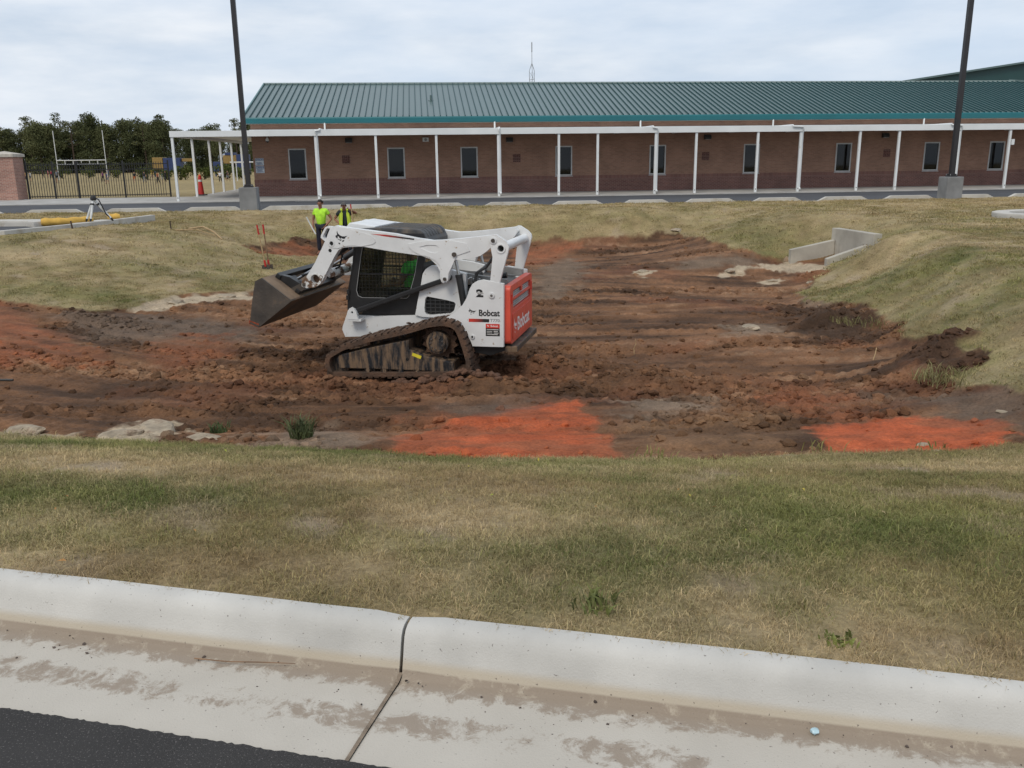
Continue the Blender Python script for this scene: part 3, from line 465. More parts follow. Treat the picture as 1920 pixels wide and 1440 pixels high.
# ---------------------------------------------------------------- near kerb, gutter, asphalt
KR = math.atan2(KD[1], KD[0])
def kloc(t, v, z): p = K0+KD*t+KN*v; return (p[0], p[1], z)
def kerb_mat():
    m = mat('kerb_concrete', (.535, .52, .485), .9, .10, 3.5, bump=.16, bscale=160, detail=9); t = m.node_tree; p = t.nodes['Principled BSDF']; N = t.nodes.new; K = t.links.new
    old = p.inputs['Base Color'].links[0].from_socket
    tc = N('ShaderNodeTexCoord'); sp = N('ShaderNodeSeparateXYZ'); K(tc.outputs['Object'], sp.inputs[0])
    n = N('ShaderNodeTexNoise'); n.inputs['Scale'].default_value = 12; n.inputs['Detail'].default_value = 9; n.inputs['Roughness'].default_value = .78; n.inputs['Distortion'].default_value = .4; K(tc.outputs['Object'], n.inputs['Vector'])
    def rg(src, a, b, c=0, d=1):
        r = N('ShaderNodeMapRange'); r.interpolation_type = 'SMOOTHSTEP'; K(src, r.inputs[0]); r.inputs[1].default_value = a; r.inputs[2].default_value = b; r.inputs[3].default_value = c; r.inputs[4].default_value = d; return r.outputs[0]
    def op(o, a, b):
        q = N('ShaderNodeMath'); q.operation = o; q.use_clamp = True
        for i, s in enumerate((a, b)):
            if isinstance(s, (int, float)): q.inputs[i].default_value = s
            else: K(s, q.inputs[i])
        return q.outputs[0]
    def mixc(f, a, c):
        q = N('ShaderNodeMix'); q.data_type = 'RGBA'; K(f, q.inputs[0]); K(a, q.inputs[6]); q.inputs[7].default_value = (*c, 1); return q.outputs[2]
    # silt washed into the gutter, thickest along the foot of the kerb
    wash = N('ShaderNodeTexNoise'); wash.inputs['Scale'].default_value = 1.7; wash.inputs['Detail'].default_value = 4; K(tc.outputs['Object'], wash.inputs['Vector'])
    low = rg(sp.outputs['Z'], .012, .004); foot = rg(sp.outputs['Y'], -.30, -.16); band = op('MULTIPLY', rg(sp.outputs['Y'], -.50, -.40), rg(sp.outputs['Y'], -.26, -.36))
    cov = op('ADD', op('MULTIPLY', foot, .30), op('MULTIPLY', op('MULTIPLY', band, rg(wash.outputs['Fac'], .34, .52)), .24))
    thr = op('SUBTRACT', op('ADD', n.outputs['Fac'], cov), .66)
    silt = op('MULTIPLY', op('MULTIPLY', rg(thr, -.05, .13), low), .9)
    tan = op('MULTIPLY', rg(sp.outputs['Z'], .055, .02), rg(sp.outputs['Y'], -.2, -.15)); tan = op('MULTIPLY', tan, .75)
    gut = op('MULTIPLY', rg(sp.outputs['Y'], -.14, -.16), .55)
    c = mixc(gut, old, (.51, .468, .395)); c = mixc(tan, c, (.42, .35, .25)); c = mixc(silt, c, (.26, .208, .16))
    sm = N('ShaderNodeTexNoise'); sm.inputs['Scale'].default_value = 90; sm.inputs['Detail'].default_value = 2; K(tc.outputs['Object'], sm.inputs['Vector']); spk = op('MULTIPLY', rg(sm.outputs['Fac'], .70, .74), .7); c = mixc(spk, c, (.10, .08, .07))
    K(c, p.inputs['Base Color']); return m
M['kerb'] = kerb_mat(); M['spoilsand'] = mat('gutter_sand', (.27, .21, .155), .95, .2, 20, bump=.5, bscale=90)
KP = [(-.60, .0), (-.40, -.004), (-.22, -.010), (-.155, -.012), (-.137, -.006), (-.128, .010), (-.112, .060), (-.100, .100), (-.092, .122), (-.078, .139), (-.058, .148), (-.030, .151), (-.006, .149), (.0, .142), (.0, -.30), (-.60, -.30)]
kerb = struct(empty('kerb', kloc(0, 0, 0), KR))
def kerb_piece(t0, t1):
    b = B(); n = int((t1-t0)/.12)+1; ts = np.linspace(t0, t1, n+1); m = len(KP); v = []; f = []
    for i, t in enumerate(ts):
        e = min(t-t0, t1-t); rnd = .012 if e < .004 else (0.003 if e < .03 else 0)
        for (a, z) in KP:
            wv = .0009*math.sin(t*3+a*30)+.0006*math.sin(t*11+z*60); v.append((t, a+(wv if z > 0 else 0), z-(rnd if z > -.02 else 0)+(wv*.6 if z > .12 else 0)))
    for i in range(n):
        for k in range(m): f.append((i*m+k, i*m+(k+1) % m, (i+1)*m+(k+1) % m, (i+1)*m+k))
    f += [tuple(range(m)), tuple(n*m+k for k in range(m))[::-1]]
    return b.add(v, f).build('kerb_piece', M['kerb'], kerb, smooth=True)
J = 1.672
for k in range(-6, 6): kerb_piece(J+k*3.05+.0055, J+(k+1)*3.05-.0055)
b = B(); b.add([kloc(t, v, z) for t in (-60, 60) for v, z in ((-.602, -.012), (-60, -.3))], [(0, 1, 3, 2)])
for k in range(-6, 7): B().add([(J+k*3.05+s_*.0062, v_, z_) for s_ in (-1, 1) for v_, z_ in ((-.60, -.006), (-.40, -.009), (-.16, -.016), (-.125, -.004))], [(0, 1, 5, 4), (1, 2, 6, 5), (2, 3, 7, 6)]).build('joint_sand', M['spoilsand'], kerb)
lot = B(); n = 2400
vv = [];
for i in range(n+1):
    t = -14+28*i/n; e = -.588+.003*math.sin(t*2.3)+.001*math.sin(t*47)+.004*random.uniform(-1, 1)
    vv += [kloc(t, e, .006), kloc(t, -1.2, .008), kloc(t, -40, .0)]
ff = []
for i in range(n): o = 3*i; ff += [(o, o+1, o+4, o+3), (o+1, o+2, o+5, o+4)]
asph = struct(lot.add(vv, ff).build('parking_lot', M['asphalt']))
# small stones and grit in the gutter, litter, fallen leaves
pebm = [lump(90+k, 1) for k in range(5)]
x = RNG.uniform(-1.2, 5.2, 260); v = -.14-.42*RNG.random(260)**1.6
pts = np.array([kloc(a, c, -.008) for a, c in zip(x, v)])
scatter('gutter_grit', pts, np.array([[.05, .04, .035]])*RNG.uniform(.6, 3, (260, 1)), RNG.uniform(.001, .0065, 260)*(RNG.random(260)**2+.35), RNG.uniform(0, 6, 260), pebm, M['clod'], 1)
tag(bpy.data.objects['gutter_grit'], 'dark grit and pebbles lying in the concrete gutter', 'grit')
x = RNG.uniform(-3.4, 3.4, 46); y = RNG.uniform(2.6, 6.6, 46); ok = ((x-K0[0])*KN[0]+(y-K0[1])*KN[1]) > .05; x, y = x[ok], y[ok]
leafp = []
for k in range(4):
    r = random.Random(k); leafp.append(([(0, 0, 0), (.35, .22, .16), (1, 0, .1+.2*r.random()), (.35, -.24, .22)], [(0, 1, 2), (0, 2, 3)]))
pal = np.array([[.42, .34, .07], [.30, .32, .07], [.36, .20, .08], [.40, .32, .19], [.46, .40, .28]])
scatter('fallen_leaves', np.c_[x, y, zat(x, y)+.035], pal[RNG.integers(0, 5, len(x))], RNG.uniform(.014, .036, len(x)), RNG.uniform(0, 6, len(x)), leafp, M['clod'], .5)
tag(bpy.data.objects['fallen_leaves'], 'small yellow and brown leaves fallen on the near turf', 'leaves')
def ly(px): return px
tw = B().tube([kloc(.95, -.2, .0), kloc(1.08, -.205, .008), kloc(1.2, -.19, .012), kloc(1.31, -.165, .006)], [.0025, .002, .002, .001], 6).build('twig', M['oldwood'], smooth=True)
tag(tw, 'thin dark curved twig lying in the concrete gutter', 'twig')
wr = lump(5, 2); wb = B().add([(a*.014, c*.012, e_*.012) for a, c, e_ in wr[0]], wr[1]).build('plastic_wrapper', mat('pale_blue_plastic', (.45, .62, .68), .3), smooth=True, loc=kloc(2.98, -.165, .002)); tag(wb, 'crumpled pale blue plastic wrapper at the foot of the kerb', 'litter')
# ---------------------------------------------------------------- school building (own frame: s along the wall, d into the building)
BZ = (BO[0], BO[1], 0.0)
def bw(s, d, z): p = BO+BU*s+BN*d; return (p[0], p[1], z)
def brick_mat(name, c1, c2, mortar, sc=1.0, soldier=False):
    m = bpy.data.materials.new(name); m.use_nodes = True; t = m.node_tree; p = t.nodes['Principled BSDF']; N = t.nodes.new; K = t.links.new
    tc = N('ShaderNodeTexCoord'); sp = N('ShaderNodeSeparateXYZ'); K(tc.outputs['Object'], sp.inputs[0]); cb = N('ShaderNodeCombineXYZ')
    ad = N('ShaderNodeMath'); ad.operation = 'ADD'; K(sp.outputs['X'], ad.inputs[0]); K(sp.outputs['Y'], ad.inputs[1]); K(ad.outputs[0], cb.inputs[0]); K(sp.outputs['Z'], cb.inputs[1])
    br = N('ShaderNodeTexBrick'); K(cb.outputs[0], br.inputs['Vector']); br.inputs['Color1'].default_value = (*c1, 1); br.inputs['Color2'].default_value = (*c2, 1); br.inputs['Mortar'].default_value = (*mortar, 1)
    br.inputs['Scale'].default_value = 1.0; br.inputs['Brick Width'].default_value = .0677 if soldier else .2032; br.inputs['Row Height'].default_value = .2032 if soldier else .0677; br.inputs['Mortar Size'].default_value = .009; br.inputs['Mortar Smooth'].default_value = .2
    if soldier: br.offset = 0
    no = N('ShaderNodeTexNoise'); no.inputs['Scale'].default_value = 1.1; no.inputs['Detail'].default_value = 5; K(tc.outputs['Object'], no.inputs['Vector'])
    mr = N('ShaderNodeMapRange'); K(no.outputs['Fac'], mr.inputs[0]); mr.inputs[1].default_value = .3; mr.inputs[2].default_value = .7; mr.inputs[3].default_value = .82; mr.inputs[4].default_value = 1.12
    vm = N('ShaderNodeVectorMath'); vm.operation = 'SCALE'; K(br.outputs['Color'], vm.inputs[0]); K(mr.outputs[0], vm.inputs['Scale']); K(vm.outputs[0], p.inputs['Base Color'])
    bp = N('ShaderNodeBump'); bp.inputs['Strength'].default_value = .4; bp.inputs['Distance'].default_value = .01; bp.invert = True; K(br.outputs['Fac'], bp.inputs['Height']); K(bp.outputs[0], p.inputs['Normal'])
    p.inputs['Roughness'].default_value = .9; return m
M['brick'] = brick_mat('tan_brown_brick', (.345, .19, .128), (.275, .148, .10), (.30, .205, .155))
M['brickdark'] = brick_mat('dark_red_brick', (.215, .095, .075), (.155, .068, .056), (.28, .195, .165))
M['soldier'] = brick_mat('soldier_course_brick', (.23, .098, .076), (.165, .070, .057), (.28, .195, .165), soldier=True)
M['pillarbrick'] = brick_mat('pillar_brick', (.40, .20, .15), (.27, .13, .10), (.42, .33, .28))
school = empty('school_building', BZ, BT, 'long brick school building with green standing seam metal roof', 'building')
SL = 58.0
WIN = [1.70, 6.51, 10.14, 14.93, 19.78, 24.74, 29.70, 34.55, 38.20, 43.1, 48.0]; WW, WZ0, WZ1 = .86, .76, 2.24
holes = [[(s, WZ0), (s+WW, WZ0), (s+WW, WZ1), (s, WZ1)] for s in WIN]
B().prism([(0, .777), (SL, .777), (SL, 3.5), (0, 3.5)], 0, .3, [[(x, max(z, .78)) for x, z in h] for h in holes]).build('wall', M['brick'], school)
B().box((-.012, -.014, .574), (SL, .3, .7765)).build('soldier_course', M['soldier'], school)
B().box((-.012, -.012, -.12), (SL, .3, .573)).build('brick_base', M['brickdark'], school)
B().prism([(.3, -.1), (13.9, -.1), (13.9, 3.6), (7, 5.6), (.3, 3.6)], 0, .3, fn=lambda a, y, c: (y, a, c)).build('gable_wall', M['brick'], school)
B().box((.31, .9, -.1), (SL, 1.0, 3.4)).build('inner_wall', M['roomdark'], school)
B().box((.31, .31, -.1), (SL, .89, .3)).build('inner_floor', M['roomdark'], school)
for i, s in enumerate(WIN):
    wdw = B().prism([(s+.003, WZ0+.003), (s+WW-.003, WZ0+.003), (s+WW-.003, WZ1-.003), (s+.003, WZ1-.003)], -.012, .07, [[(s+.065, WZ0+.075), (s+WW-.065, WZ0+.075), (s+WW-.065, WZ1-.065), (s+.065, WZ1-.065)]]).build('window', M['alu'], school, bevel=.004)
    B().box((s+.05, .03, WZ0+.06), (s+WW-.05, .038, WZ1-.05)).build('pane', M['winglass'], wdw)
    B().box((s-.03, -.05, WZ0-.03), (s+WW+.03, .02, WZ0-.002)).build('sill', M['alu'], wdw)
    if i in (0, 4, 6): B().box((s+.07, .09, 1.35+.35*(i % 3)), (s+WW-.07, .10, WZ1-.08)).build('blind', M['blind'], wdw)
# roof: ridge at d = 7, z = 5.80
EZ, RZ, ED, RD = 3.69, 5.80, -.22, 7.0
rs = (RZ-EZ)/(RD-ED)
M['roof'] = mat('green_metal_roof', (.066, .118, .116), .34, .05, .35, spec=1.0)
M['seam'] = mat('green_roof_seam', (.012, .062, .068), .45, .05, .5, spec=.4)
roof = B().prism([(ED, EZ), (RD, RZ), (2*RD-ED, EZ), (2*RD-ED, EZ-.08), (RD, RZ-.09), (ED, EZ-.08)], -.28, SL, fn=lambda a, y, c: (y, a, c)).build('roof', M['roof'], school)
sl = math.hypot(RD-ED, RZ-EZ); dirv = Vector((0, RD-ED, RZ-EZ)).normalized()
v = []
prof = [(-.022, 0), (-.014, .062), (.014, .062), (.022, 0)]
nrm = Vector((0, -dirv.z, dirv.y))
sm = bpy.data.meshes.new('roof_seam')
sm.from_pydata([tuple(Vector((a, 0, 0))+nrm*c+dirv*t) for t in (0, sl-.1) for a, c in prof], [], [(0, 1, 5, 4), (1, 2, 6, 5), (2, 3, 7, 6), (0, 3, 2, 1), (4, 5, 6, 7)]); sm.materials.append(M['seam'])
for k in range(int(SL/.305)): link('seam', sm, None, roof, (-.26+k*.305, ED+.004, EZ+.002))
B().box((-.30, RD-.16, RZ-.03), (SL, RD+.16, RZ+.05)).build('ridge_cap', mat('pale_ridge_flashing', (.30, .38, .37), .4), roof)
B().prism([(ED-.02, EZ-.29), (ED-.02, EZ+.0), (ED-.14, EZ+.0), (ED-.16, EZ-.06), (ED-.13, EZ-.25), (ED-.10, EZ-.29)], -.3, SL, fn=lambda a, y, c: (y, a, c)).build('gutter', M['teal'], roof)
B().box((-.28, ED-.015, EZ-.29), (SL, .02, EZ-.22)).build('soffit', M['canopy'], roof)
rk = B().prism([(ED-.02, EZ+.06), (RD, RZ+.06), (RD, RZ-.2), (ED-.02, EZ-.2)], -.34, -.281, fn=lambda a, y, c: (y, a, c)).build('rake_trim', mat('pale_green_trim', (.10, .22, .22), .4), roof)
rv = B().disc((8.8, 3.0, 4.55), (0, 0, 1), .05, .35, 12); rv.disc((8.8, 3.0, 4.62), (0, -.3, 1), .14, .03, 14); rv.build('vent_pipe', M['roof'], roof, smooth=True)
# wall fittings
M['bronze'] = mat('bronze_fitting', (.03, .028, .026), .5); M['lens'] = mat('frosted_lens', (.38, .37, .35), .3)
def walllight(s, z):
    o = B().prism([(0, z-.11), (-.16, z-.11), (-.20, z-.02), (-.12, z+.11), (0, z+.11)], s-.17, s+.17, fn=lambda a, y, c: (y, a-.003, c)).build('wall_light', M['bronze'], None, bevel=.01); o.location = BZ; o.rotation_euler = (0, 0, BT)
    B().box((s-.13, -.185, z-.125), (s+.13, -.02, z-.106)).build('lens', M['lens'], o); return o
for s, z, nb in ((4.67, 2.60, 'first'), (12.6, 2.56, ''), (22.77, 2.6, ''), (32.3, 2.6, '')):
    tag(walllight(s, z), 'dark bronze wedge shaped wall light under the white canopy', 'wall light', 'wall lights under the canopy')
hs = B().box((8.28, -.10, 2.50), (8.58, -.003, 2.70)).build('wall_speaker', M['canopy'], None, bevel=.012); hs.location = BZ; hs.rotation_euler = (0, 0, BT); B().disc((8.43, -.101, 2.6), (0, -1, 0), .07, .006).build('grille', M['greyink'], hs); tag(hs, 'white square loudspeaker on brick wall under the canopy', 'loudspeaker')
dc = B(); dc.tube([(.78, -.15, 2.98), (.78, -.15, 2.72)], .02, 10); dc.tube([(.78, -.15, 2.74), (.78, -.15, 2.68), (.78, -.15, 2.60)], [.05, .085, .08], 14); o = dc.build('security_camera', M['canopy'], None, smooth=True); o.location = BZ; o.rotation_euler = (0, 0, BT)
db = B().tube([(.78, -.15, 2.605), (.78, -.15, 2.56), (.78, -.15, 2.525)], [.072, .06, .02], 14).build('dome', M['bronze'], o, smooth=True); tag(o, 'pendant dome camera hanging below canopy at the wall corner', 'camera')
M['ventbrick'] = mat('dark_louver', (.075, .032, .028), .9)
for s, z in ((4.49, 1.7), (12.97, 1.66), (22.73, 1.66), (32.5, 1.7)):
    vo = B().prism([(s-.2, z-.2), (s+.2, z-.2), (s+.2, z+.2), (s-.2, z+.2)], -.012, .02, [[(s-.18+.09*c, z-.17+.075*r_), (s-.115+.09*c, z-.17+.075*r_), (s-.115+.09*c, z-.125+.075*r_), (s-.18+.09*c, z-.125+.075*r_)] for c in range(4) for r_ in range(5)]).build('brick_vent', M['brickdark'], school)
    B().box((s-.19, -.006, z-.19), (s+.19, -.004, z+.19)).build('vent_core', M['ventbrick'], vo)
M['signblue'] = mat('sign_blue', (.05, .10, .24), .5); M['signwhite'] = mat('sign_white', (.62, .65, .68), .45)
for z0, z1, lb, cs in ((1.46, 1.80, 'upper of two small blue and white notice signs on brick wall', 3), (1.10, 1.43, 'lower of two small blue and white notice signs on brick wall', 4)):
    sg = B().box((.10, -.022, z0), (.51, -.016, z1)).build('notice_sign', M['signwhite'], None); sg.location = BZ; sg.rotation_euler = (0, 0, BT); tag(sg, lb, 'sign', 'notice signs on the brick wall')
    B().box((.112, -.0245, z1-.115), (.498, -.0225, z1-.012)).build('header', M['signblue'], sg)
    tv, tf = text_mesh('NOTICE', .105, .002, .92); B().add([(.125+a, -.0265, z1-.100+c) for a, c in tv], [f_[::-1] for f_ in tf]).build('lettering', M['signwhite'], sg)
    for r_ in range(cs): B().box((.14+.02*(r_ % 2), -.0245, z0+.035+r_*.045), (.47-.03*(r_ % 3), -.0225, z0+.055+r_*.045)).build('text_line', M['signblue'], sg)
# ---------------------------------------------------------------- covered walkway
PD = -2.70; can = empty('covered_walkway', BZ, BT, 'white metal walkway canopy on slim posts along the school wall', 'canopy')
B().box((-3.10, PD-.10, 2.76), (SL, PD+.08, 3.02)).build('fascia', M['canopy'], can, bevel=.006)
B().box((-3.10, PD+.082, 2.90), (SL, -.02, 3.00)).build('canopy_roof', M['canopy'], can)
B().box((-.05, -.10, 3.003), (SL, -.02, 3.14)).build('flashing', M['canopy'], can)
B().box((-3.10, -.018, 2.90), (-.16, 15.6, 3.00)).build('side_roof', M['canopy'], can)
B().box((-3.10, PD+.083, 2.76), (-2.95, 15.6, 2.898)).build('side_beam', M['canopy'], can)
for s in np.arange(-.1, SL, 3.0): B().box((s, PD+.085, 2.79), (s+.08, -.03, 2.898)).build('rafter', M['canopy'], can)
posts = [-3.02, 3.36, 6.10, 8.90, 11.80, 14.68, 16.55, 19.37, 21.36, 24.42, 26.57, 29.58, 31.6, 34.7, 37.4, 40.3, 42.3, 45.2]
downs = {3.36: 3.58, 11.80: 11.85, 19.37: 19.2, 26.57: 26.1, 34.7: 34.2}
for s in posts:
    po = B().box((s-.055, PD-.055, -.16), (s+.055, PD+.055, 2.758)).build('post', M['canopy'], can, bevel=.008)
    B().box((s-.02, PD-.060, .04), (s+.02, PD-.0555, .085)).build('drain_hole', M['ink'], po)
for d in (.9, 4.5, 7.2, 10.2, 13.2): B().box((-3.08, d-.055, -.16), (-2.97, d+.055, 2.758)).build('post', M['canopy'], can, bevel=.008)
for ps, ss in downs.items():
    q = B().tube([(ss, -.30, 3.45), (ss, -.30, 3.12), (ss, -.34, 3.06), (ss, PD-.12, 3.055), (ss, PD-.15, 3.0), (ps+.02, PD-.15, 2.98), (ps+.06, PD-.13, 2.86), (ps+.085, PD-.02, 2.70), (ps+.09, PD-.01, .12), (ps+.09, PD-.12, .03)], .042, 8)
    q.build('downspout', M['canopy'], can, smooth=True)
B().box((37.48, PD-.10, 2.03), (37.62, PD+.06, 2.30)).build('junction_box', M['canopy'], can, bevel=.01)
# sidewalk, road, far kerb
swk = struct(B().add([bw(s, d, z) for s in (-60, 70) for d, z in ((-3.25, -.30), (-3.25, -.105), (-3.22, -.095), (.0, -.02), (1.0, -.02))], [(0, 1, 6, 5), (1, 2, 7, 6), (2, 3, 8, 7), (3, 4, 9, 8)]).build('sidewalk', M['concrete']))
sw2 = struct(B().add([bw(s, d, z) for s, d, z in ((-3.3, .9, -.014), (0, .9, -.014), (0, 16, -.014), (-3.3, 16, -.014))], [(0, 1, 2, 3)]).build('side_path', M['concrete']))
road = struct(B().add([bw(s, d, -.135) for s, d in ((-70, -11.0), (80, -11.0), (80, -3.2), (-70, -3.2))], [(0, 1, 2, 3)]).build('road', M['roadasphalt']))
struct(B().add([bw(s, d, -.13) for s, d in ((2.4, -3.95), (6.0, -3.95), (6.0, -3.85), (2.4, -3.85))], [(0, 1, 2, 3)]).build('road_marking', M['roadpaint']))
M['kerbfar'] = mat('far_kerb_concrete', (.52, .50, .46), .9, .1, 1.5, stain=((.34, .30, .24), 2, .56, .15))
fk = struct(empty('road_kerb', BZ, BT))
B().box((-60, -11.16, -.25), (70, -10.98, -.118)).build('flush_kerb', M['kerbfar'], fk)
for s0, s1 in [(-12.99, -6.99), (-6.39, -4.2), (-3.56, -1.28), (-0.73, 1.49), (2.13, 7.05), (7.65, 9.82), (10.43, 12.44), (13.06, 15.15), (15.85, 17.8), (18.33, 20.46), (21.09, 23.14), (23.81, 25.89), (26.52, 28.68), (29.29, 31.24), (31.86, 34.13), (34.73, 37.33)]:
    B().add([(s, d, z) for d in (-11.165, -10.975) for s, z in ((s0, -.2), (s0, -.115), (s0+.32, .035), (s1-.32, .035), (s1, -.115), (s1, -.2))], [(0, 1, 2, 3, 4, 5), (11, 10, 9, 8, 7, 6), (0, 6, 7, 1), (1, 7, 8, 2), (2, 8, 9, 3), (3, 9, 10, 4), (4, 10, 11, 5), (5, 11, 6, 0)]).build('kerb_section', M['kerbfar'], fk, bevel=.012)
# ---------------------------------------------------------------- lamp posts
def lamp(p, top, rz, label):
    L = empty('lamp_post', (p[0], p[1], 0), rz, label, 'lamp post', 'lamp posts along the far road')
    B().box((-.32, -.32, -.4), (.32, .32, top)).build('concrete_base', M['basegrey'], L, bevel=.03)
    q = B(); q.box((-.16, -.16, top), (.16, .16, top+.05)); q.box((-.12, -.12, top+.05), (.12, .12, top+.11)); q.build('base_plate', M['polemetal'], L, bevel=.01)
    for sx in (-1, 1):
        for sy in (-1, 1): B().disc((.13*sx, .13*sy, top+.05), (0, 0, 1), .014, .05, 8).build('anchor_bolt', M['steel'], L)
    B().box((-.085, -.085, top+.1), (.085, .085, 8.6)).build('pole', M['polemetal'], L, bevel=.015)
    h = B().box((-.06, -.7, 8.35), (.06, .08, 8.43)).build('arm', M['polemetal'], L); B().box((-.2, -1.25, 8.3), (.2, -.65, 8.48)).build('lamp_head', M['polemetal'], L, bevel=.03)
lamp(POLE_L, .72, .10, 'tall dark lamp post on concrete base by the school corner near the fence')
lamp(POLE_R, .78, .10, 'tall dark lamp post on concrete base opposite the last school windows')
# ---------------------------------------------------------------- fence and brick pillar
pp = np.array(bw(-11.75, .6, 0)[:2]); pil = empty('brick_pillar', (pp[0], pp[1], 0), BT, 'square brick pillar with pale stone cap at the fence end', 'pillar')
B().box((-.56, -.56, -.2), (.56, .56, 1.99)).build('shaft', M['pillarbrick'], pil)
cp = B(); cp.box((-.64, -.64, 1.99), (.64, .64, 2.13)); cp.add([(-.62, -.62, 2.13), (.62, -.62, 2.13), (.62, .62, 2.13), (-.62, .62, 2.13), (0, 0, 2.27)], [(0, 1, 4), (1, 2, 4), (2, 3, 4), (3, 0, 4)]); cp.build('cap', mat('cast_stone', (.50, .46, .40), .85), pil, bevel=.012)
M['fence'] = mat('black_fence_paint', (.012, .012, .013), .45)
def fence(p0, p1, postu, label, step=.115, top=1.70):
    p0 = np.array(p0); p1 = np.array(p1); Ld = np.linalg.norm(p1-p0); F = empty('picket_fence', (p0[0], p0[1], 0), math.atan2(p1[1]-p0[1], p1[0]-p0[0]), label, 'fence')
    for z in (.08, 1.35, top-.10): B().box((0, -.02, z-.02), (Ld, .02, z+.02)).build('rail', M['fence'], F)
    for q in postu: B().box((q*Ld-.04, -.042, -.15), (q*Ld+.04, .042, top+.07)).build('fence_post', M['fence'], F)
    pm = None
    for k in range(1, int(Ld/step)):
        if pm is None: o = B().box((-.013, -.013, .0), (.013, .013, top)).build('picket', M['fence'], F); pm = o.data
        else: o = link('picket', pm, None, F)
        o.location = (k*step, 0, 0)
fence(bw(-11.15, 1.25, 0)[:2], bw(-4.75, 2.6, 0)[:2], [0, .18, .345, .672, 1.0], 'black metal picket fence between brick pillar and covered walkway')
fence(bw(-24, .4, 0)[:2], bw(-12.35, .6, 0)[:2], [0, .25, .5, .75, 1.0], 'black metal picket fence on the far side of the brick pillar', .14)
# channelizer beside the walkway
cpos = bw(-3.15, 2.3, 0); ch = empty('traffic_channelizer', (cpos[0], cpos[1], -.02), 0, 'tall red orange traffic channelizer on black base beside canopy post', 'channelizer')
B().box((-.24, -.24, 0), (.24, .24, .07)).build('base', M['rubber'] if False else M['fence'], ch, bevel=.02)
B().tube([(0, 0, .06), (0, 0, .25), (0, 0, .70), (0, 0, .95)], [.15, .14, .10, .085], 16).build('body', M['redplastic'], ch, smooth=True)
B().tube([(0, 0, .70), (0, 0, .80)], [.103, .097], 16).build('reflective_band', M['roadpaint'], ch, smooth=True)
B().tube([(0, 0, .95), (0, 0, 1.0), (0, 0, 1.06)], [.05, .07, .03], 12).build('handle', M['orangeplastic'], ch, smooth=True)
# ---------------------------------------------------------------- sports field, playground
FZ = -.62
def field_goal(x0, x1, y, label):
    G = empty('goal_posts', ((x0+x1)/2, y, FZ), 0, label, 'goal posts'); h = (x1-x0)/2
    M['goalwhite'] = M.get('goalwhite') or mat('white_goal_paint', (.66, .67, .66), .5)
    for sx in (-1, 1): B().tube([(sx*h, 0, 0), (sx*h, 0, 6.8)], .055, 8).build('upright', M['goalwhite'], G)
    for z in (2.72, 2.15): B().tube([(-h, 0, z), (h, 0, z)], .06, 8).build('crossbar', M['goalwhite'], G)
    for k in range(1, 6): B().tube([(-h+2*h*k/6, 0, 2.15), (-h+2*h*k/6, 0, 2.72)], .045, 6).build('strut', M['goalwhite'], G)
field_goal(-64.6, -57.6, 129, 'white combined football and soccer goal posts on the field')
sg = empty('soccer_goal', (-29.8, 108, FZ), .0, 'white soccer goal frame on the field behind the covered walkway', 'goal')
for a, c in (((-2.9, 0, 0), (-2.9, 0, 2.2)), ((2.9, 0, 0), (2.9, 0, 2.2))): B().tube([a, c], .06, 8).build('post', M['goalwhite'], sg)
B().tube([(-3.6, 0, 2.2), (3.4, 0, 2.2)], .075, 8).build('crossbar', M['goalwhite'], sg)
M['playblue'] = mat('blue_play_plastic', (.02, .04, .13), .5); M['playyellow'] = mat('yellow_play_plastic', (.28, .18, .05), .5); M['playred'] = mat('dark_red_play_plastic', (.16, .02, .03), .5)
def play(x, y, label, specs):
    P = empty('playground_tower', (x, y, FZ), 0, label, 'playground', None)
    for nm, m_, a, c in specs: B().box(a, c).build(nm, M[m_], P, bevel=.05)
play(-56, 150, 'blue and yellow play tower with slide beyond the picket fence', [('deck', 'playyellow', (-2.9, -1, 1.2), (-1.2, 1, 3.1)), ('slide', 'playblue', (-1.1, -1, .9), (1.7, .6, 3.0)), ('panel', 'playyellow', (1.8, -.5, 2.4), (3.8, .2, 2.9)), ('leg', 'playblue', (-2.8, -.9, 0), (-2.6, -.7, 1.2)), ('leg', 'playblue', (1.4, -.9, 0), (1.6, -.7, 1.0)), ('leg', 'playyellow', (3.5, -.3, 0), (3.7, -.1, 2.4))])
play(-45, 146, 'blue and yellow play tower with roof peak seen beside the canopy posts', [('deck', 'playblue', (-2.6, -1, .8), (-1.0, 1, 2.3)), ('panel', 'playyellow', (-1.0, -.8, 2.0), (1.2, .8, 3.3)), ('tube_slide', 'playblue', (1.2, -1, .2), (2.9, 1, 3.4)), ('roof', 'playblue', (-.6, -.9, 3.3), (.8, .9, 3.7)), ('leg', 'playblue', (-.9, -.7, 0), (-.7, -.5, 2.0)), ('leg', 'playblue', (-2.5, -.7, 0), (-2.3, -.5, .8))])
play(-36, 144, 'dark red and blue climbing frame beyond the covered walkway', [('net', 'playred', (-4.4, -.4, 1.6), (-1.6, .4, 2.9)), ('beam', 'playblue', (-1.4, -.3, 1.9), (3.4, .3, 2.6)), ('leg', 'playblue', (-4.3, -.2, 0), (-4.1, 0, 1.6)), ('leg', 'playblue', (-1.5, -.2, 0), (-1.3, 0, 1.9)), ('leg', 'playblue', (3.0, -.2, 0), (3.2, 0, 1.9))])
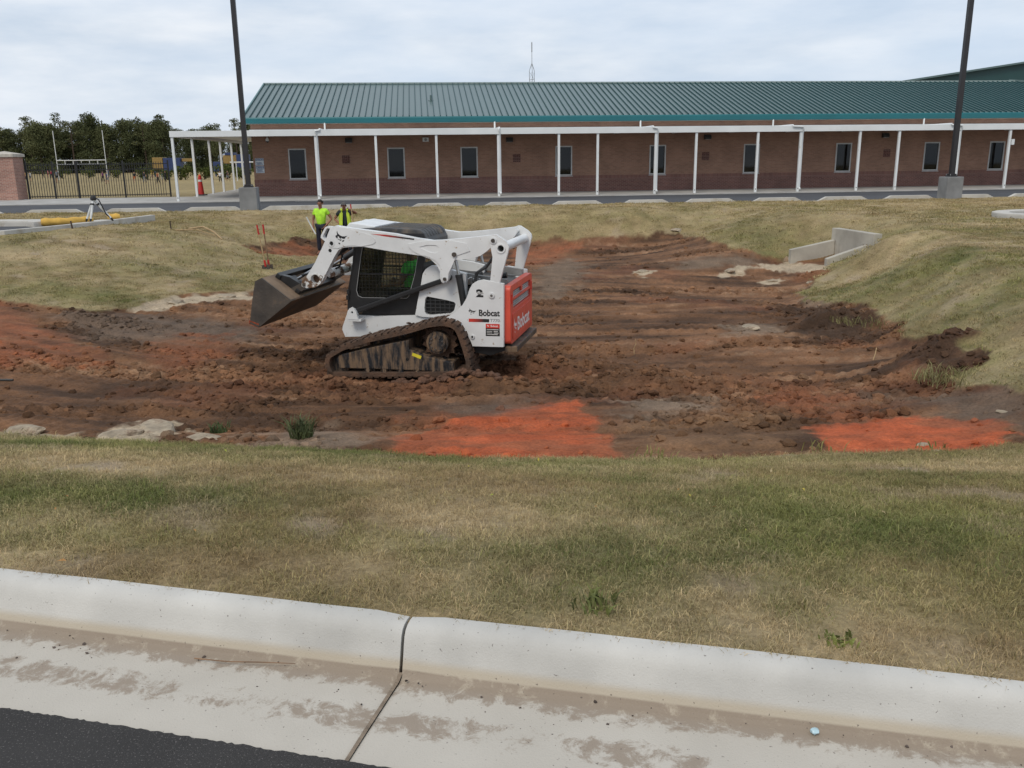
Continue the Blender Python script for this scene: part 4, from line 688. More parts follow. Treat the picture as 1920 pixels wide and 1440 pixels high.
# ---------------------------------------------------------------- pines beyond the field
M['bark'] = mat('pine_bark', (.085, .058, .042), .95, .25, 3)
def leaf_mat(name, c1, c2):
    m = bpy.data.materials.new(name); m.use_nodes = True; t = m.node_tree; p = t.nodes['Principled BSDF']; N = t.nodes.new; K = t.links.new
    oi = N('ShaderNodeObjectInfo'); tc = N('ShaderNodeTexCoord'); no = N('ShaderNodeTexNoise'); no.inputs['Scale'].default_value = .7; K(tc.outputs['Object'], no.inputs['Vector'])
    ad = N('ShaderNodeMath'); ad.operation = 'MULTIPLY_ADD'; K(oi.outputs['Random'], ad.inputs[0]); ad.inputs[1].default_value = .6; K(no.outputs['Fac'], ad.inputs[2])
    mr = N('ShaderNodeMapRange'); mr.inputs[1].default_value = .4; mr.inputs[2].default_value = 1.2; K(ad.outputs[0], mr.inputs[0])
    mx = N('ShaderNodeMix'); mx.data_type = 'RGBA'; mx.inputs[6].default_value = (*c1, 1); mx.inputs[7].default_value = (*c2, 1); K(mr.outputs[0], mx.inputs[0]); K(mx.outputs[2], p.inputs['Base Color']); p.inputs['Roughness'].default_value = .8; p.inputs['Specular IOR Level'].default_value = .15
    return m
M['needles'] = leaf_mat('pine_needles', (.058, .070, .030), (.120, .125, .055)); M['shrubleaf'] = leaf_mat('shrub_leaves', (.055, .070, .016), (.10, .115, .03))
def leaves(b, c, rad, n, sz, r):
    for _ in range(n):
        while True:
            d = Vector((r.uniform(-1, 1), r.uniform(-1, 1), r.uniform(-1, 1)))
            if .25 < d.length < 1: break
        p = Vector(c)+Vector((d.x*rad[0], d.y*rad[1], d.z*rad[2])); a = Vector((r.gauss(0, 1), r.gauss(0, 1), r.gauss(0, .8))).normalized(); e = a.orthogonal().normalized(); s = sz*r.uniform(.6, 1.4)
        q = a.cross(e); b.add([p-e*s*.5, p+q*s*.3, p+e*s*.5, p-q*s*.3], [(0, 1, 2, 3)])
def pine(seed, h, style):
    r = random.Random(seed); t = empty('pine_tree'); tr = B(); lean = r.uniform(-.4, .4)
    tr.tube([(0, 0, -.5), (lean*.3, 0, h*.35), (lean*.7, .1, h*.7), (lean, .1, h*.97)], [.24, .19, .13, .04], 8); cr = B()
    if style == 0:      # open crown of flat layered clumps
        for k in range(13):
            f = .50+.5*k/12; a = r.uniform(0, 6.28); l = (1.15-f)*h*.30*r.uniform(.5, 1.25)+.3; z = h*f; c = (lean*f+l*math.cos(a), .1+l*math.sin(a), z+r.uniform(-.3, .4)); tr.tube([(lean*f, .05, z-.4), c], [.06, .02], 5); leaves(cr, c, (1.15, 1.15, .55), 100, .32, r)
    else:               # dense full crown down to the ground layer
        for k in range(50):
            f = r.uniform(.02, 1.0); a = r.uniform(0, 6.28); wd = h*.24*(1-.62*max(0, f-.45)/.55); l = wd*r.uniform(.25, 1.0); c = (lean*f+l*math.cos(a), l*math.sin(a), h*f*.97); tr.tube([(lean*f, .03, h*f*.92), c], [.05, .02], 5); leaves(cr, c, (1.45, 1.45, 1.1), 170, .32, r)
        leaves(cr, (lean, 0, h*.95), (.9, .9, .8), 60, .45, r)
    tr.build('trunk', M['bark'], t); cr.build('crown', M['needles'], t); return t
protos = [pine(1, 12.5, 0), pine(2, 11.5, 1), pine(3, 10.2, 1), pine(4, 11.8, 1), pine(6, 13.0, 0)]
PLAB = {0: 'tall pine with open layered crown at the far edge of the field', 1: 'dense dark green tree in the wood beyond the field', 4: 'tallest slender pine with open crown rising above the far wood'}
used = set(); r = random.Random(5)
spots = []
for row, (yy, st) in enumerate(((214, 3.9), (220, 4.1), (227, 4.4))):
    xx = -165+row*1.7
    while xx < -40: spots.append((xx+r.uniform(-1.2, 1.2), yy+r.uniform(-2, 2), row)); xx += st*r.uniform(.8, 1.25)
for i, (x_, y_, row) in enumerate(spots):
    k = r.choice((1, 2, 3, 1, 2, 3, 0)) if row < 2 else r.choice((0, 1, 2, 3, 4, 0))
    px = 1640*x_/y_+960
    t = protos[k] if k not in used else copytree(protos[k]); used.add(k)
    t.location = (x_, y_, FZ); s = r.uniform(.84, 1.06)*(1.0+.08*math.sin(x_*.11)); t.scale = (s*r.uniform(.9, 1.15), s*r.uniform(.9, 1.15), s); t.rotation_euler = (0, 0, r.uniform(0, 6.28))
    tag(t, PLAB.get(k if k in (0, 4) else 1), 'tree', 'trees at the far edge of the field')
for k, pt in enumerate(protos):
    if k not in used: pt.location = (-130-k*5, 236, FZ); tag(pt, PLAB.get(k if k in (0, 4) else 1), 'tree', 'trees at the far edge of the field')
r = random.Random(9)
shp0 = None
for i, (x_, y_, s) in enumerate(((-49, 122, 1), (-46, 121, .8), (-43.6, 119, 1.1), (-40.8, 120, 1.0), (-38, 121, 1.2), (-35.2, 119, .95), (-32.6, 119, 1.1), (-30.5, 118, .9), (-66, 141, .9), (-61, 140, .8), (-70.5, 142, 1.0))):
    if shp0 is None:
        shp0 = empty('shrub'); c = B(); s_ = B()
        for k in range(9): a = r.uniform(0, 6.28); l = r.uniform(.2, 1.2); q = (l*math.cos(a), l*math.sin(a), r.uniform(.5, 1.35)); leaves(c, q, (.6, .6, .5), 55, .26, r); s_.tube([(0, 0, -.1), q], [.03, .01], 5)
        s_.build('stem', M['bark'], shp0); c.build('foliage', M['shrubleaf'], shp0); o = shp0
    else: o = copytree(shp0)
    o.location = (x_, y_, FZ); o.scale = (s, s, s); o.rotation_euler = (0, 0, i*1.3); tag(o, 'low yellow green shrub growing along the far side of the field', 'shrub', 'shrubs along the field')
# gymnasium and radio mast behind the school
gym = empty('gymnasium', BZ, BT, 'large building with plain green metal gable rising behind the school roof', 'building')
B().prism([(46, -.2), (92, -.2), (92, 10.0), (80, 11.9), (46, 7.15)], 30, 60).build('wall', mat('green_wall_cladding', (.016, .060, .062), .5, .06, .5), gym)
B().add([(45.4, 29.6, 7.15), (80, 29.6, 12.0), (80, 60, 12.0), (45.4, 60, 7.15), (45.4, 29.6, 7.0), (80, 29.6, 11.85), (80, 60, 11.85), (45.4, 60, 7.0)], [(0, 1, 2, 3), (7, 6, 5, 4), (0, 4, 5, 1), (1, 5, 6, 2), (2, 6, 7, 3), (3, 7, 4, 0)]).build('roof', M['roof'], gym)
hip = B().add([(43.6, 7.02, 5.81), (56, -1.2, 4.05), (56, -1.2, 4.25), (43.6, 7.02, 5.93)], [(0, 1, 2, 3)]); hip.add([(43.6, 7.02, 5.82), (56, -1.2, 4.06), (56, 7.02, 5.9)], [(0, 1, 2)]); hip.build('cross_roof', M['roof'], school)
mast = empty('radio_mast', (2.3, 90, 0), .3, 'thin grey lattice radio mast rising behind the school roof', 'mast'); M['galv'] = mat('galvanised_steel', (.30, .32, .34), .5)
tri = [(.28*math.cos(a), .28*math.sin(a)) for a in (.3, 2.39, 4.49)]
for x_, y_ in tri: B().tube([(x_, y_, 0), (x_, y_, 9.9), (0, 0, 10.6)], .025, 6).build('leg', M['galv'], mast)
for k in range(14):
    z = .7*k; q = B()
    for j in range(3): a, c = tri[j], tri[(j+1) % 3]; q.tube([(*a, z), (*c, z)], .012, 4); q.tube([(*a, z), (*c, z+.7)], .012, 4)
    q.build('brace', M['galv'], mast)
B().tube([(0, 0, 10.2), (0, 0, 11.6), (0, 0, 11.62), (0, 0, 12.5)], [.03, .025, .05, .05], 8).build('antenna', M['galv'], mast)
# ---------------------------------------------------------------- culvert head wall
hw = empty('culvert_headwall', (8.6, 22.4, -1.1), 0, 'pale concrete culvert headwall with two sloping wing walls', 'headwall')
T_ = lambda a: (a[0]-8.6, a[1]-22.4, a[2]+1.1)
def wallp(name, p, q, z0p, z0q, th, zb=-1.5):
    p = Vector((*p, 0)); q = Vector((*q, 0)); d = (q-p).normalized(); nn = Vector((-d.y, d.x, 0))*th; v = []
    for a, zt in ((p, z0p), (q, z0q)):
        for e_ in (Vector(), nn): v += [T_((*(a+e_)[:2], zb)), T_((*(a+e_)[:2], zt))]
    return B().add(v, [(0, 1, 5, 4), (2, 6, 7, 3), (1, 3, 7, 5), (0, 4, 6, 2), (0, 2, 3, 1), (4, 5, 7, 6)]).build(name, M['wall_conc'], hw, bevel=.015)
wallp('back_wall', (8.50, 23.36), (8.80, 21.36), -.22, -.22, .22)
wallp('wing_wall', (7.38, 23.12), (8.52, 23.14), -.76, -.52, .19); wallp('wing_wall', (7.78, 21.74), (8.74, 21.72), -.83, -.50, -.19)
B().tube([T_((8.57, 22.45, -.97)), T_((8.75, 22.45, -.97))], .19, 20).build('pipe_mouth', M['ink'], hw)
# ---------------------------------------------------------------- car park corner on the left, island on the right
struct(B().add([(x_, y_, -.02) for x_, y_ in PARK_L], [tuple(range(len(PARK_L)))]).build('car_park', M['roadasphalt']))
struct(B().add([(x_, y_, -.01) for x_, y_ in PARK_R], [tuple(range(len(PARK_R)))]).build('car_park_bay', M['roadasphalt']))
def strip(name, path, w_, z0, z1, m_, label=None, bevel=.02):
    pts = [Vector((*p, 0)) for p in path]; v = []; f = []
    for i, p in enumerate(pts):
        d = (pts[min(i+1, len(pts)-1)]-pts[max(i-1, 0)]).normalized(); nn = Vector((-d.y, d.x, 0))*w_/2
        for s_, z in ((-1, z0), (-1, z1), (1, z1), (1, z0)): q = p+nn*s_; v.append((q.x, q.y, z))
    for i in range(len(pts)-1):
        for k in range(4): f.append((4*i+k, 4*i+(k+1) % 4, 4*i+4+(k+1) % 4, 4*i+4+k))
    f += [(0, 1, 2, 3), tuple(4*(len(pts)-1)+k for k in (3, 2, 1, 0))]
    return B().add(v, f).build(name, m_, bevel=bevel)
struct(strip('car_park_kerb', [(-18, 20.4), (-14.6, 21.1), (-12.55, 21.95), (-11.95, 23.7), (-11.5, 25.6), (-11.2, 27.9)], .16, -.35, .07, M['kerbfar']))
struct(strip('car_park_back_kerb', [(-30, 25.2), (-16, 25.2), (-13.35, 25.0), (-12.75, 24.5)], .75, -.3, .13, M['kerbfar'], bevel=.05))
struct(strip('drain_slab', [(-12.15, 24.7), (-11.7, 26.1)], .7, -.3, .05, M['kerbfar'], bevel=.03))
pr = [(13.05+1.6*(1-math.cos(a)), 23.4+1.25*math.sin(a)) for a in np.linspace(-1.5, 1.5, 13)]
struct(strip('island_kerb', [(28, 21.2), (16, 21.9)]+pr+[(16, 25.0), (28, 25.6)], .42, -.3, .12, M['kerb'] if False else M['kerbfar'], bevel=.04))
# yellow filter socks
def sock(path, rad, label, grp):
    pts = []; P = [Vector(p) for p in path]
    for i in range(len(P)-1):
        for k in range(6): pts.append(P[i].lerp(P[i+1], k/6))
    pts.append(P[-1]); rs_ = [rad*(.75 if i in (0, len(pts)-1) else 1+.12*math.sin(i*1.9)) for i in range(len(pts))]
    o = B().tube([p+Vector((0, 0, rad*.8)) for p in pts], rs_, 12).build('filter_sock', M['yellowfab'], smooth=True); tag(o, label, 'filter sock', grp); return o
sock([(-12.85, 24.35, .02), (-12.3, 24.7, .0), (-11.95, 25.4, .0)], .11, 'long yellow sediment filter sock lying by the tripod', None)
sock([(-11.85, 26.2, .03), (-11.55, 26.35, .03)], .10, 'short rolled yellow filter sock behind the tripod legs', None)
# ---------------------------------------------------------------- tripod
tp = empty('survey_tripod', (-11.75, 25.2, .06), 0, 'short white survey tripod with black feet and hanging strap', 'tripod'); top = Vector((.06, -.1, .62))
M['triwhite'] = mat('white_tripod_leg', (.66, .68, .68), .45)
for fx_, fy_ in ((-.2, -.15), (.0, -.32), (.45, .12)):
    f_ = Vector((fx_, fy_, 0)); lg = B().tube([f_.lerp(top, .12), top], [.03, .034], 8).build('leg', M['triwhite'], tp, smooth=True); B().tube([f_, f_.lerp(top, .13)], [.016, .04], 8).build('foot', M['ink'], lg, smooth=True); B().tube([f_.lerp(top, .74), f_.lerp(top, .80)], .046, 8).build('clamp', M['ink'], lg, smooth=True)
B().tube([top-Vector((0, 0, .03)), top+Vector((0, 0, .02)), top+Vector((0, 0, .09))], [.075, .085, .06], 14).build('head', M['ink'], tp, smooth=True)
B().tube([top+Vector((.03, 0, .05)), top+Vector((.14, .02, -.02)), top+Vector((.2, .05, -.2)), top+Vector((.26, .1, -.42)), Vector((.43, .12, .03))], .017, 8).build('strap', M['ink'], tp, smooth=True)
# ---------------------------------------------------------------- shovels, stakes, sticks, rocks, weeds
def shovel(x_, y_, tilt, label, hm, grp='shovels standing in the ground'):
    z = float(zat(x_, y_))-.1; S = empty('shovel', (x_, y_, z), 0, label, 'shovel', grp); S.rotation_euler = (tilt[0], tilt[1], 0)
    B().tube([(0, 0, .26), (0, 0, 1.02)], .017, 8).build('handle', hm, S, smooth=True); B().tube([(0, 0, 1.0), (0, 0, 1.24)], .022, 8).build('grip', M['redplastic'], S, smooth=True)
    B().tube([(0, 0, .18), (0, 0, .34)], .028, 8).build('collar', M['redplastic'], S, smooth=True)
    bl_ = [(-.10, .22), (.10, .22), (.105, .05), (.06, -.08), (0, -.14), (-.06, -.08), (-.105, .05)]; B().prism(bl_, -.004, .004).build('blade', M['bucket'], S)
shovel(-6.26, 22.5, (.02, -.125), 'wooden shovel with red grip leaning in the grass spur', M['wood'])
shovel(-6.22, 22.62, (.02, -.06), 'weathered dark handled shovel standing behind the red grip shovel', M['oldwood'])
def stick(name, pts, rad, m_, label, cat):
    pts = [(x_, y_, float(zat(x_, y_))+h_) for x_, y_, h_ in pts]; return tag(B().tube(pts, [rad*(1-.5*i/len(pts)) for i in range(len(pts))], 6).build(name, m_, smooth=True), label, cat)
stick('survey_stake', [(-9.75, 25.5, -.05), (-9.76, 25.5, .26)], .022, M['bark'], 'short dark stake in the dry grass bank', 'stake')
stick('survey_stake', [(-11.72, 23.75, -.02), (-11.74, 23.75, .2)], .025, M['bark'], 'short black stake against the car park kerb', 'stake')
stick('fallen_branch', [(-9.5, 26.2, .02), (-9.1, 26.3, .12), (-8.7, 26.0, .10), (-8.35, 25.6, .03)], .03, M['wood'], 'bare pale branch lying on the dry grass bank', 'branch')
stick('fallen_branch', [(-9.6, 25.4, .02), (-9.1, 25.7, .10), (-8.6, 25.8, .06)], .022, M['wood'], 'thin straight stick under the bare branch on the bank', 'branch')
stick('broken_root', [(1.84, 12.8, -.01), (1.83, 12.8, .10), (1.86, 12.8, .16), (1.85, 12.8, .24)], .009, M['wood'], 'thin pale root sticking up from the brown soil', 'root')
stick('broken_root', [(5.05, 11.9, 0), (5.07, 11.9, .08), (5.10, 11.95, .15)], .009, M['wood'], 'thin pale root standing on the dark soil heap', 'root')
stick('plastic_pipe', [(-7.9, 11.0, .02), (-7.2, 10.95, .03), (-6.4, 10.9, .02)], .022, M['ink'], 'black plastic pipe lying across the soil', 'pipe')
def crag(seed):
    r_ = random.Random(seed); bm = bmesh.new(); bmesh.ops.create_icosphere(bm, subdivisions=3, radius=1); pl_ = []
    for _ in range(16): n_ = Vector((r_.gauss(0, 1), r_.gauss(0, 1), r_.gauss(0, .9))).normalized(); pl_.append((n_, r_.uniform(.45, .85)))
    from mathutils import noise
    for v_ in bm.verts:
        for n_, d_ in pl_:
            e_ = v_.co.dot(n_)-d_
            if e_ > 0: v_.co -= n_*e_
        v_.co *= 1+.10*noise.noise(v_.co*4+Vector((seed, 0, 0)))
    out = ([tuple(v_.co) for v_ in bm.verts], [tuple(q.index for q in f.verts) for f in bm.faces]); bm.free(); return out
rk_l = [crag(200+k) for k in range(6)]
def rock(x_, y_, s, label, k=0, sz=.36, m_='pale_rock'):
    v, f = rk_l[k % 6]; o = B().add([(a*s*1.35, c*s*.9, e_*s*sz) for a, c, e_ in v], f).build('rock', M[m_], smooth=False, loc=(x_, y_, float(zat(x_, y_))+s*.02)); o.rotation_euler = (0, 0, k*1.1); tag(o, label, 'rock', 'pale rocks along the cut edge'); return o
for i, (x_, y_, s, lb) in enumerate([(-4.75, 8.13, 0.22, 'broad pale rock half buried at the turf edge'), (-3.8, 8.08, 0.2, 'largest pale rock slab under the turned soil'), (-3.59, 8.34, 0.24, 'lumpy pale rock beside the largest slab'), (-2.99, 7.97, 0.15, 'flat cracked pale rock next to the small green tuft'), (-2.08, 7.36, 0.1, 'small pale rock in the grey soil at the turf edge'), (-1.71, 7.33, 0.05, 'tiny pale stone beside the dark green tuft'), (3.61, 7.3, 0.06, 'grey pebble on the red cut'), (3.56, 6.93, 0.07, 'larger grey pebble at the foot of the red cut'), (4.81, 8.25, 0.055, 'pale stone on the grey soil above the red cut'), (3.33, 22.06, 0.17, 'whitish rock lying on the far brown floor'), (5.57, 22.15, 0.2, 'whitish rock on the brown floor near the culvert apron'), (6.41, 21.3, 0.14, 'thin white rock fragments on the bare soil'), (7.04, 20.47, 0.1, 'white stone against the small soil heap'), (-6.76, 17.53, 0.22, 'pale rock ledge below the grassy spur'), (-6.12, 18.57, 0.2, 'pale broken rock beside the bucket'), (5.36, 28.37, 0.22, 'pale washed rock at the far tip of the pit'), (4.06, 14.53, 0.16, 'tan rock slab set in the brown soil')]): rock(x_, y_, s, lb, i)
def weed(x_, y_, h_, n_, sp, label, tintc):
    z = float(zat(x_, y_)); W = empty('weed_tuft', (x_, y_, z), 0, label, 'weed'); v, f = tuft(n_, sp, h_*.5, h_, .9, .006, int(x_*100) & 255); v2, f2 = tuft(max(6, n_//5), sp*.6, h_*.3, h_*.5, 1.5, .008, 3)
    m_ = mat('weed_leaf', tintc, .8, .3, 9); B().add(v, f).build('blades', m_, W); B().add(v2, f2).build('base_leaves', m_, W)
weed(-2.04, 8.05, .27, 150, .11, 'dark green grass tuft on the edge of the cut earth', (.10, .125, .045)); weed(-2.96, 8.45, .17, 70, .10, 'small bright green tuft beside the pale rocks', (.07, .11, .03))
weed(4.95, 9.55, .20, 200, .42, 'yellowing weeds hanging over the right edge of the pit', (.26, .235, .10)); weed(2.6, 6.95, .16, 16, .18, 'thin yellow grass stalks at the turf edge', (.26, .24, .08)); weed(1.15, 6.85, .13, 24, .2, 'sparse yellow grass stalks beside the red clay', (.24, .22, .07)); weed(3.55, 6.75, .09, 40, .3, 'low leafy weeds at the edge of the red cut', (.14, .17, .04))
weed(1.05, 2.53, .04, 30, .06, 'small yellow green weed against the near kerb', (.22, .25, .06)); weed(.28, 2.76, .08, 40, .08, 'taller grass tuft against the near kerb', (.14, .16, .04)); weed(5.9, 14.3, .16, 240, .6, 'tall dry grass fringe above the soil heap', (.19, .17, .065))
# ---------------------------------------------------------------- compact track loader (own frame: x forward, y towards the near side, z up)
PF = {'track_outer': [(1.05, -0.001), (1.17, 0.064), (1.208, 0.158), (1.205, 0.254), (1.165, 0.327), (1.087, 0.377), (0.92, 0.466), (0.584, 0.576), (0.218, 0.663), (-0.082, 0.746), (-0.237, 0.796), (-0.378, 0.823), (-0.495, 0.83), (-0.61, 0.807), (-0.7, 0.742), (-0.755, 0.624), (-0.819, 0.422), (-0.85, 0.274), (-0.824, 0.157), (-0.706, 0.083)], 'uc_frame': [(1.051, 0.251), (0.997, 0.312), (0.683, 0.395), (0.241, 0.498), (0.011, 0.546), (0.01, 0.418), (-0.231, 0.334), (-0.594, 0.266), (-0.602, 0.139), (0.028, 0.139), (0.649, 0.135), (1.009, 0.127)], 'sprocket': (-0.373, 0.517), 'rollers': [(0.6, 0.116), (0.368, 0.113), (0.136, 0.117), (-0.093, 0.111), (-0.32, 0.12)], 'idler': (1.069, 0.171), 'sticker': [(-0.038, 0.38), (-0.161, 0.338), (-0.145, 0.297), (-0.027, 0.339)], 'lower': [(1.125, 0.57), (1.116, 0.62), (1.046, 0.784), (1.03, 0.835), (1.001, 0.872), (0.961, 0.892), (0.923, 0.872), (0.887, 0.826), (0.87, 0.783), (0.694, 0.781), (0.63, 0.773), (0.053, 0.804), (-0.041, 0.782), (-0.224, 0.781), (-0.385, 0.749), (-0.283, 0.685), (0.23, 0.522), (1.086, 0.47)], 'ventpanel': [(0.042, 0.81), (0.004, 0.987), (-0.056, 1.229), (-0.086, 1.372), (-0.126, 1.432), (-0.196, 1.478), (-0.27, 1.481), (-0.33, 1.447), (-0.501, 1.426), (-0.683, 1.382), (-0.673, 1.003), (-0.621, 0.881), (-0.516, 0.673), (-0.394, 0.755), (-0.233, 0.784), (-0.051, 0.788)], 'vent': [(-0.098, 0.856), (-0.094, 0.917), (-0.111, 1.038), (-0.137, 1.068), (-0.427, 1.021), (-0.513, 0.999), (-0.531, 0.975), (-0.51, 0.891), (-0.459, 0.847), (-0.172, 0.816), (-0.122, 0.826)], 'upright': [(-0.7, 1.011), (-0.758, 1.108), (-0.796, 1.217), (-0.839, 1.286), (-0.902, 1.324), (-0.972, 1.339), (-1.081, 1.323), (-1.252, 1.293), (-1.24, 0.463), (-0.82, 0.46), (-0.793, 0.532), (-0.732, 0.641), (-0.65, 0.735), (-0.553, 0.802), (-0.469, 0.834), (-0.584, 0.899)], 'u2pin': (-1.092, 1.142), 'lowpin': (-0.823, 0.591), 'txt_bobcat': [(-0.916, 0.867), (-1.196, 0.881), (-0.918, 0.949)], 'txt_2': [(-0.884, 1.114), (-0.988, 1.116), (-0.942, 1.218)], 'logo': [(-0.776, 0.966), (-0.884, 0.962), (-0.827, 0.885)], 'stripe': [(-0.777, 0.829), (-1.052, 0.83), (-1.051, 0.788), (-0.776, 0.786)], 't770': [(-1.065, 0.792), (-1.194, 0.795), (-1.195, 0.836)], 'label': [(-1.005, 0.767), (-1.191, 0.768), (-1.19, 0.71), (-1.004, 0.71), (-1.191, 0.607), (-1.002, 0.605)], 'arm': [(1.043, 2.013), (1.108, 1.972), (1.187, 1.837), (1.253, 1.719), (1.37, 1.516), (1.485, 1.358), (1.565, 1.254), (1.584, 1.218), (1.57, 1.187), (1.512, 1.179), (1.407, 1.185), (1.327, 1.222), (1.27, 1.29), (1.183, 1.435), (1.082, 1.603), (1.019, 1.692), (0.948, 1.728), (0.846, 1.737), (0.658, 1.741), (0.276, 1.682), (-0.138, 1.631), (-0.258, 1.59), (-0.34, 1.516), (-0.384, 1.435), (-0.386, 1.331), (-0.403, 1.29), (-0.435, 1.275), (-0.472, 1.291), (-0.491, 1.332), (-0.512, 1.403), (-0.54, 1.53), (-0.583, 1.583), (-0.606, 1.583), (-0.808, 1.599), (-0.934, 1.64), (-1.031, 1.707), (-1.101, 1.774), (-1.15, 1.853), (-1.11, 1.908), (-1.049, 1.901), (-0.704, 1.861), (-0.397, 1.834), (-0.285, 1.831), (-0.074, 1.858), (0.216, 1.912), (0.707, 1.969), (0.806, 1.98)], 'link': [(-1.065, 1.845), (-1.068, 1.877), (-1.089, 1.906), (-1.123, 1.919), (-1.164, 1.915), (-1.278, 1.844), (-1.318, 1.795), (-1.326, 1.755), (-1.302, 1.663), (-1.188, 1.277), (-1.072, 1.315), (-1.109, 1.635), (-1.08, 1.779)], 'pin1': (-1.122, 1.842), 'tube': (-1.219, 1.741), 'armpin': (-0.589, 1.655), 'lugpin': (-0.451, 1.335), 'farlink': [(-1.12, 1.847), (-1.218, 1.759), (-1.091, 1.242), (-0.96, 1.27)], 'rod': [(0.936, 0.83), (-0.399, 1.306)], 'tab': (0.902, 0.845), 'cyl': [(-0.67, 1.044), (-0.619, 1.385), (-0.583, 1.568)], 'cab': [(0.829, 1.724), (0.879, 1.519), (0.973, 1.153), (0.997, 0.906), (0.884, 0.783), (0.059, 0.804), (-0.017, 1.137), (-0.071, 1.389), (-0.131, 1.509), (-0.135, 1.604), (0.437, 1.692)], 'cabwin': [(0.745, 1.808), (0.882, 1.119), (0.86, 1.046), (0.803, 1.02), (0.163, 1.022), (0.13, 1.05), (0.036, 1.341), (-0.026, 1.638), (-0.044, 1.78)], 'roof': [(1.011, 1.93), (0.522, 1.975), (-0.02, 1.953), (-0.121, 1.905), (-0.168, 1.796)], 'roofnear': [(0.815, 1.967), (0.002, 1.907), (-0.046, 1.855)], 'visor': [(1.051, 1.934), (0.938, 2.034), (0.558, 1.977)], 'nose_logo': [(1.051, 1.944), (0.879, 1.875), (1.012, 1.775)], 'nosehole': [(1.109, 1.78), (1.138, 1.685)], 'tiphole': (1.377, 1.301), 'tippin': (1.545, 1.221), 'armstripe': [(0.547, 1.91), (0.337, 1.902), (-0.049, 1.853), (-0.048, 1.836), (0.339, 1.877)], 'slot': [(-0.114, 1.745), (-0.218, 1.771), (-0.339, 1.772), (-0.38, 1.747), (-0.372, 1.69), (-0.335, 1.669), (-0.263, 1.677)], 'plate2': [(0.03, 1.783), (-0.086, 1.807), (-0.268, 1.832), (-0.497, 1.839), (0.026, 1.737), (-0.032, 1.686), (-0.14, 1.635)], 'plate1': [(0.904, 1.985), (0.56, 1.901), (0.495, 1.843), (0.484, 1.803), (0.53, 1.773), (0.693, 1.743)], 'handle': [(1.081, 2.0), (1.157, 2.012), (1.183, 2.0), (1.248, 1.888), (1.257, 1.853), (1.208, 1.818), (1.175, 1.836)], 'door': [(-1.242, 1.258), (-1.234, 0.52), (-1.332, 0.493), (-1.333, 1.233), (-1.272, 1.272)], 'doorfar': [(-1.175, 1.227), (-1.274, 1.184), (-1.277, 0.44)], 'rearbot': [(-0.834, 0.449), (-0.838, 0.324), (-1.063, 0.325), (-1.232, 0.408), (-1.233, 0.463)], 'hood': [(-0.477, 1.447), (-0.48, 1.557), (-1.419, 1.407)], 'hoodfar': [(-0.251, 1.431), (-1.188, 1.265)], 'exh': [(-1.09, 1.245), (-1.127, 1.302), (-1.213, 1.324)], 'operator': [(0.558, 1.219), (0.481, 1.445), (0.36, 1.509), (0.256, 1.51), (0.277, 1.324), (0.327, 1.072), (0.459, 1.069), (0.617, 1.104)], 'bucket': [(2.158, 0.652), (1.641, 1.031), (2.056, 1.332), (2.155, 1.285), (2.225, 0.999), (2.286, 0.703)], 'bucketfar': [(2.111, 0.692), (1.697, 1.006), (1.847, 1.075)], 'coupler': [(1.937, 1.336), (1.637, 1.108), (1.705, 1.082), (1.96, 1.299)]}
LM = (-1.145, 12.221, -1.2)
ldr = empty('track_loader', LM, math.pi-0.2182, 'white compact track loader with red rear door, raised bucket arms and muddy tracks', 'loader')
def smooth_loop(P, n):
    P = [Vector((a, b, 0)) for a, b in P]; m = len(P); out = []
    for i in range(m):
        p0, p1, p2, p3 = P[i-1], P[i], P[(i+1) % m], P[(i+2) % m]
        for k in range(8):
            t = k/8; q = .5*((2*p1)+(-p0+p2)*t+(2*p0-5*p1+4*p2-p3)*t*t+(-p0+3*p1-3*p2+p3)*t**3); out.append(q)
    L = [0]
    for i in range(len(out)): L.append(L[-1]+(out[(i+1) % len(out)]-out[i]).length)
    res = []; j = 0
    for k in range(n):
        d = L[-1]*k/n
        while L[j+1] < d: j += 1
        t = (d-L[j])/(L[j+1]-L[j]); res.append(out[j].lerp(out[(j+1) % len(out)], t))
    return res
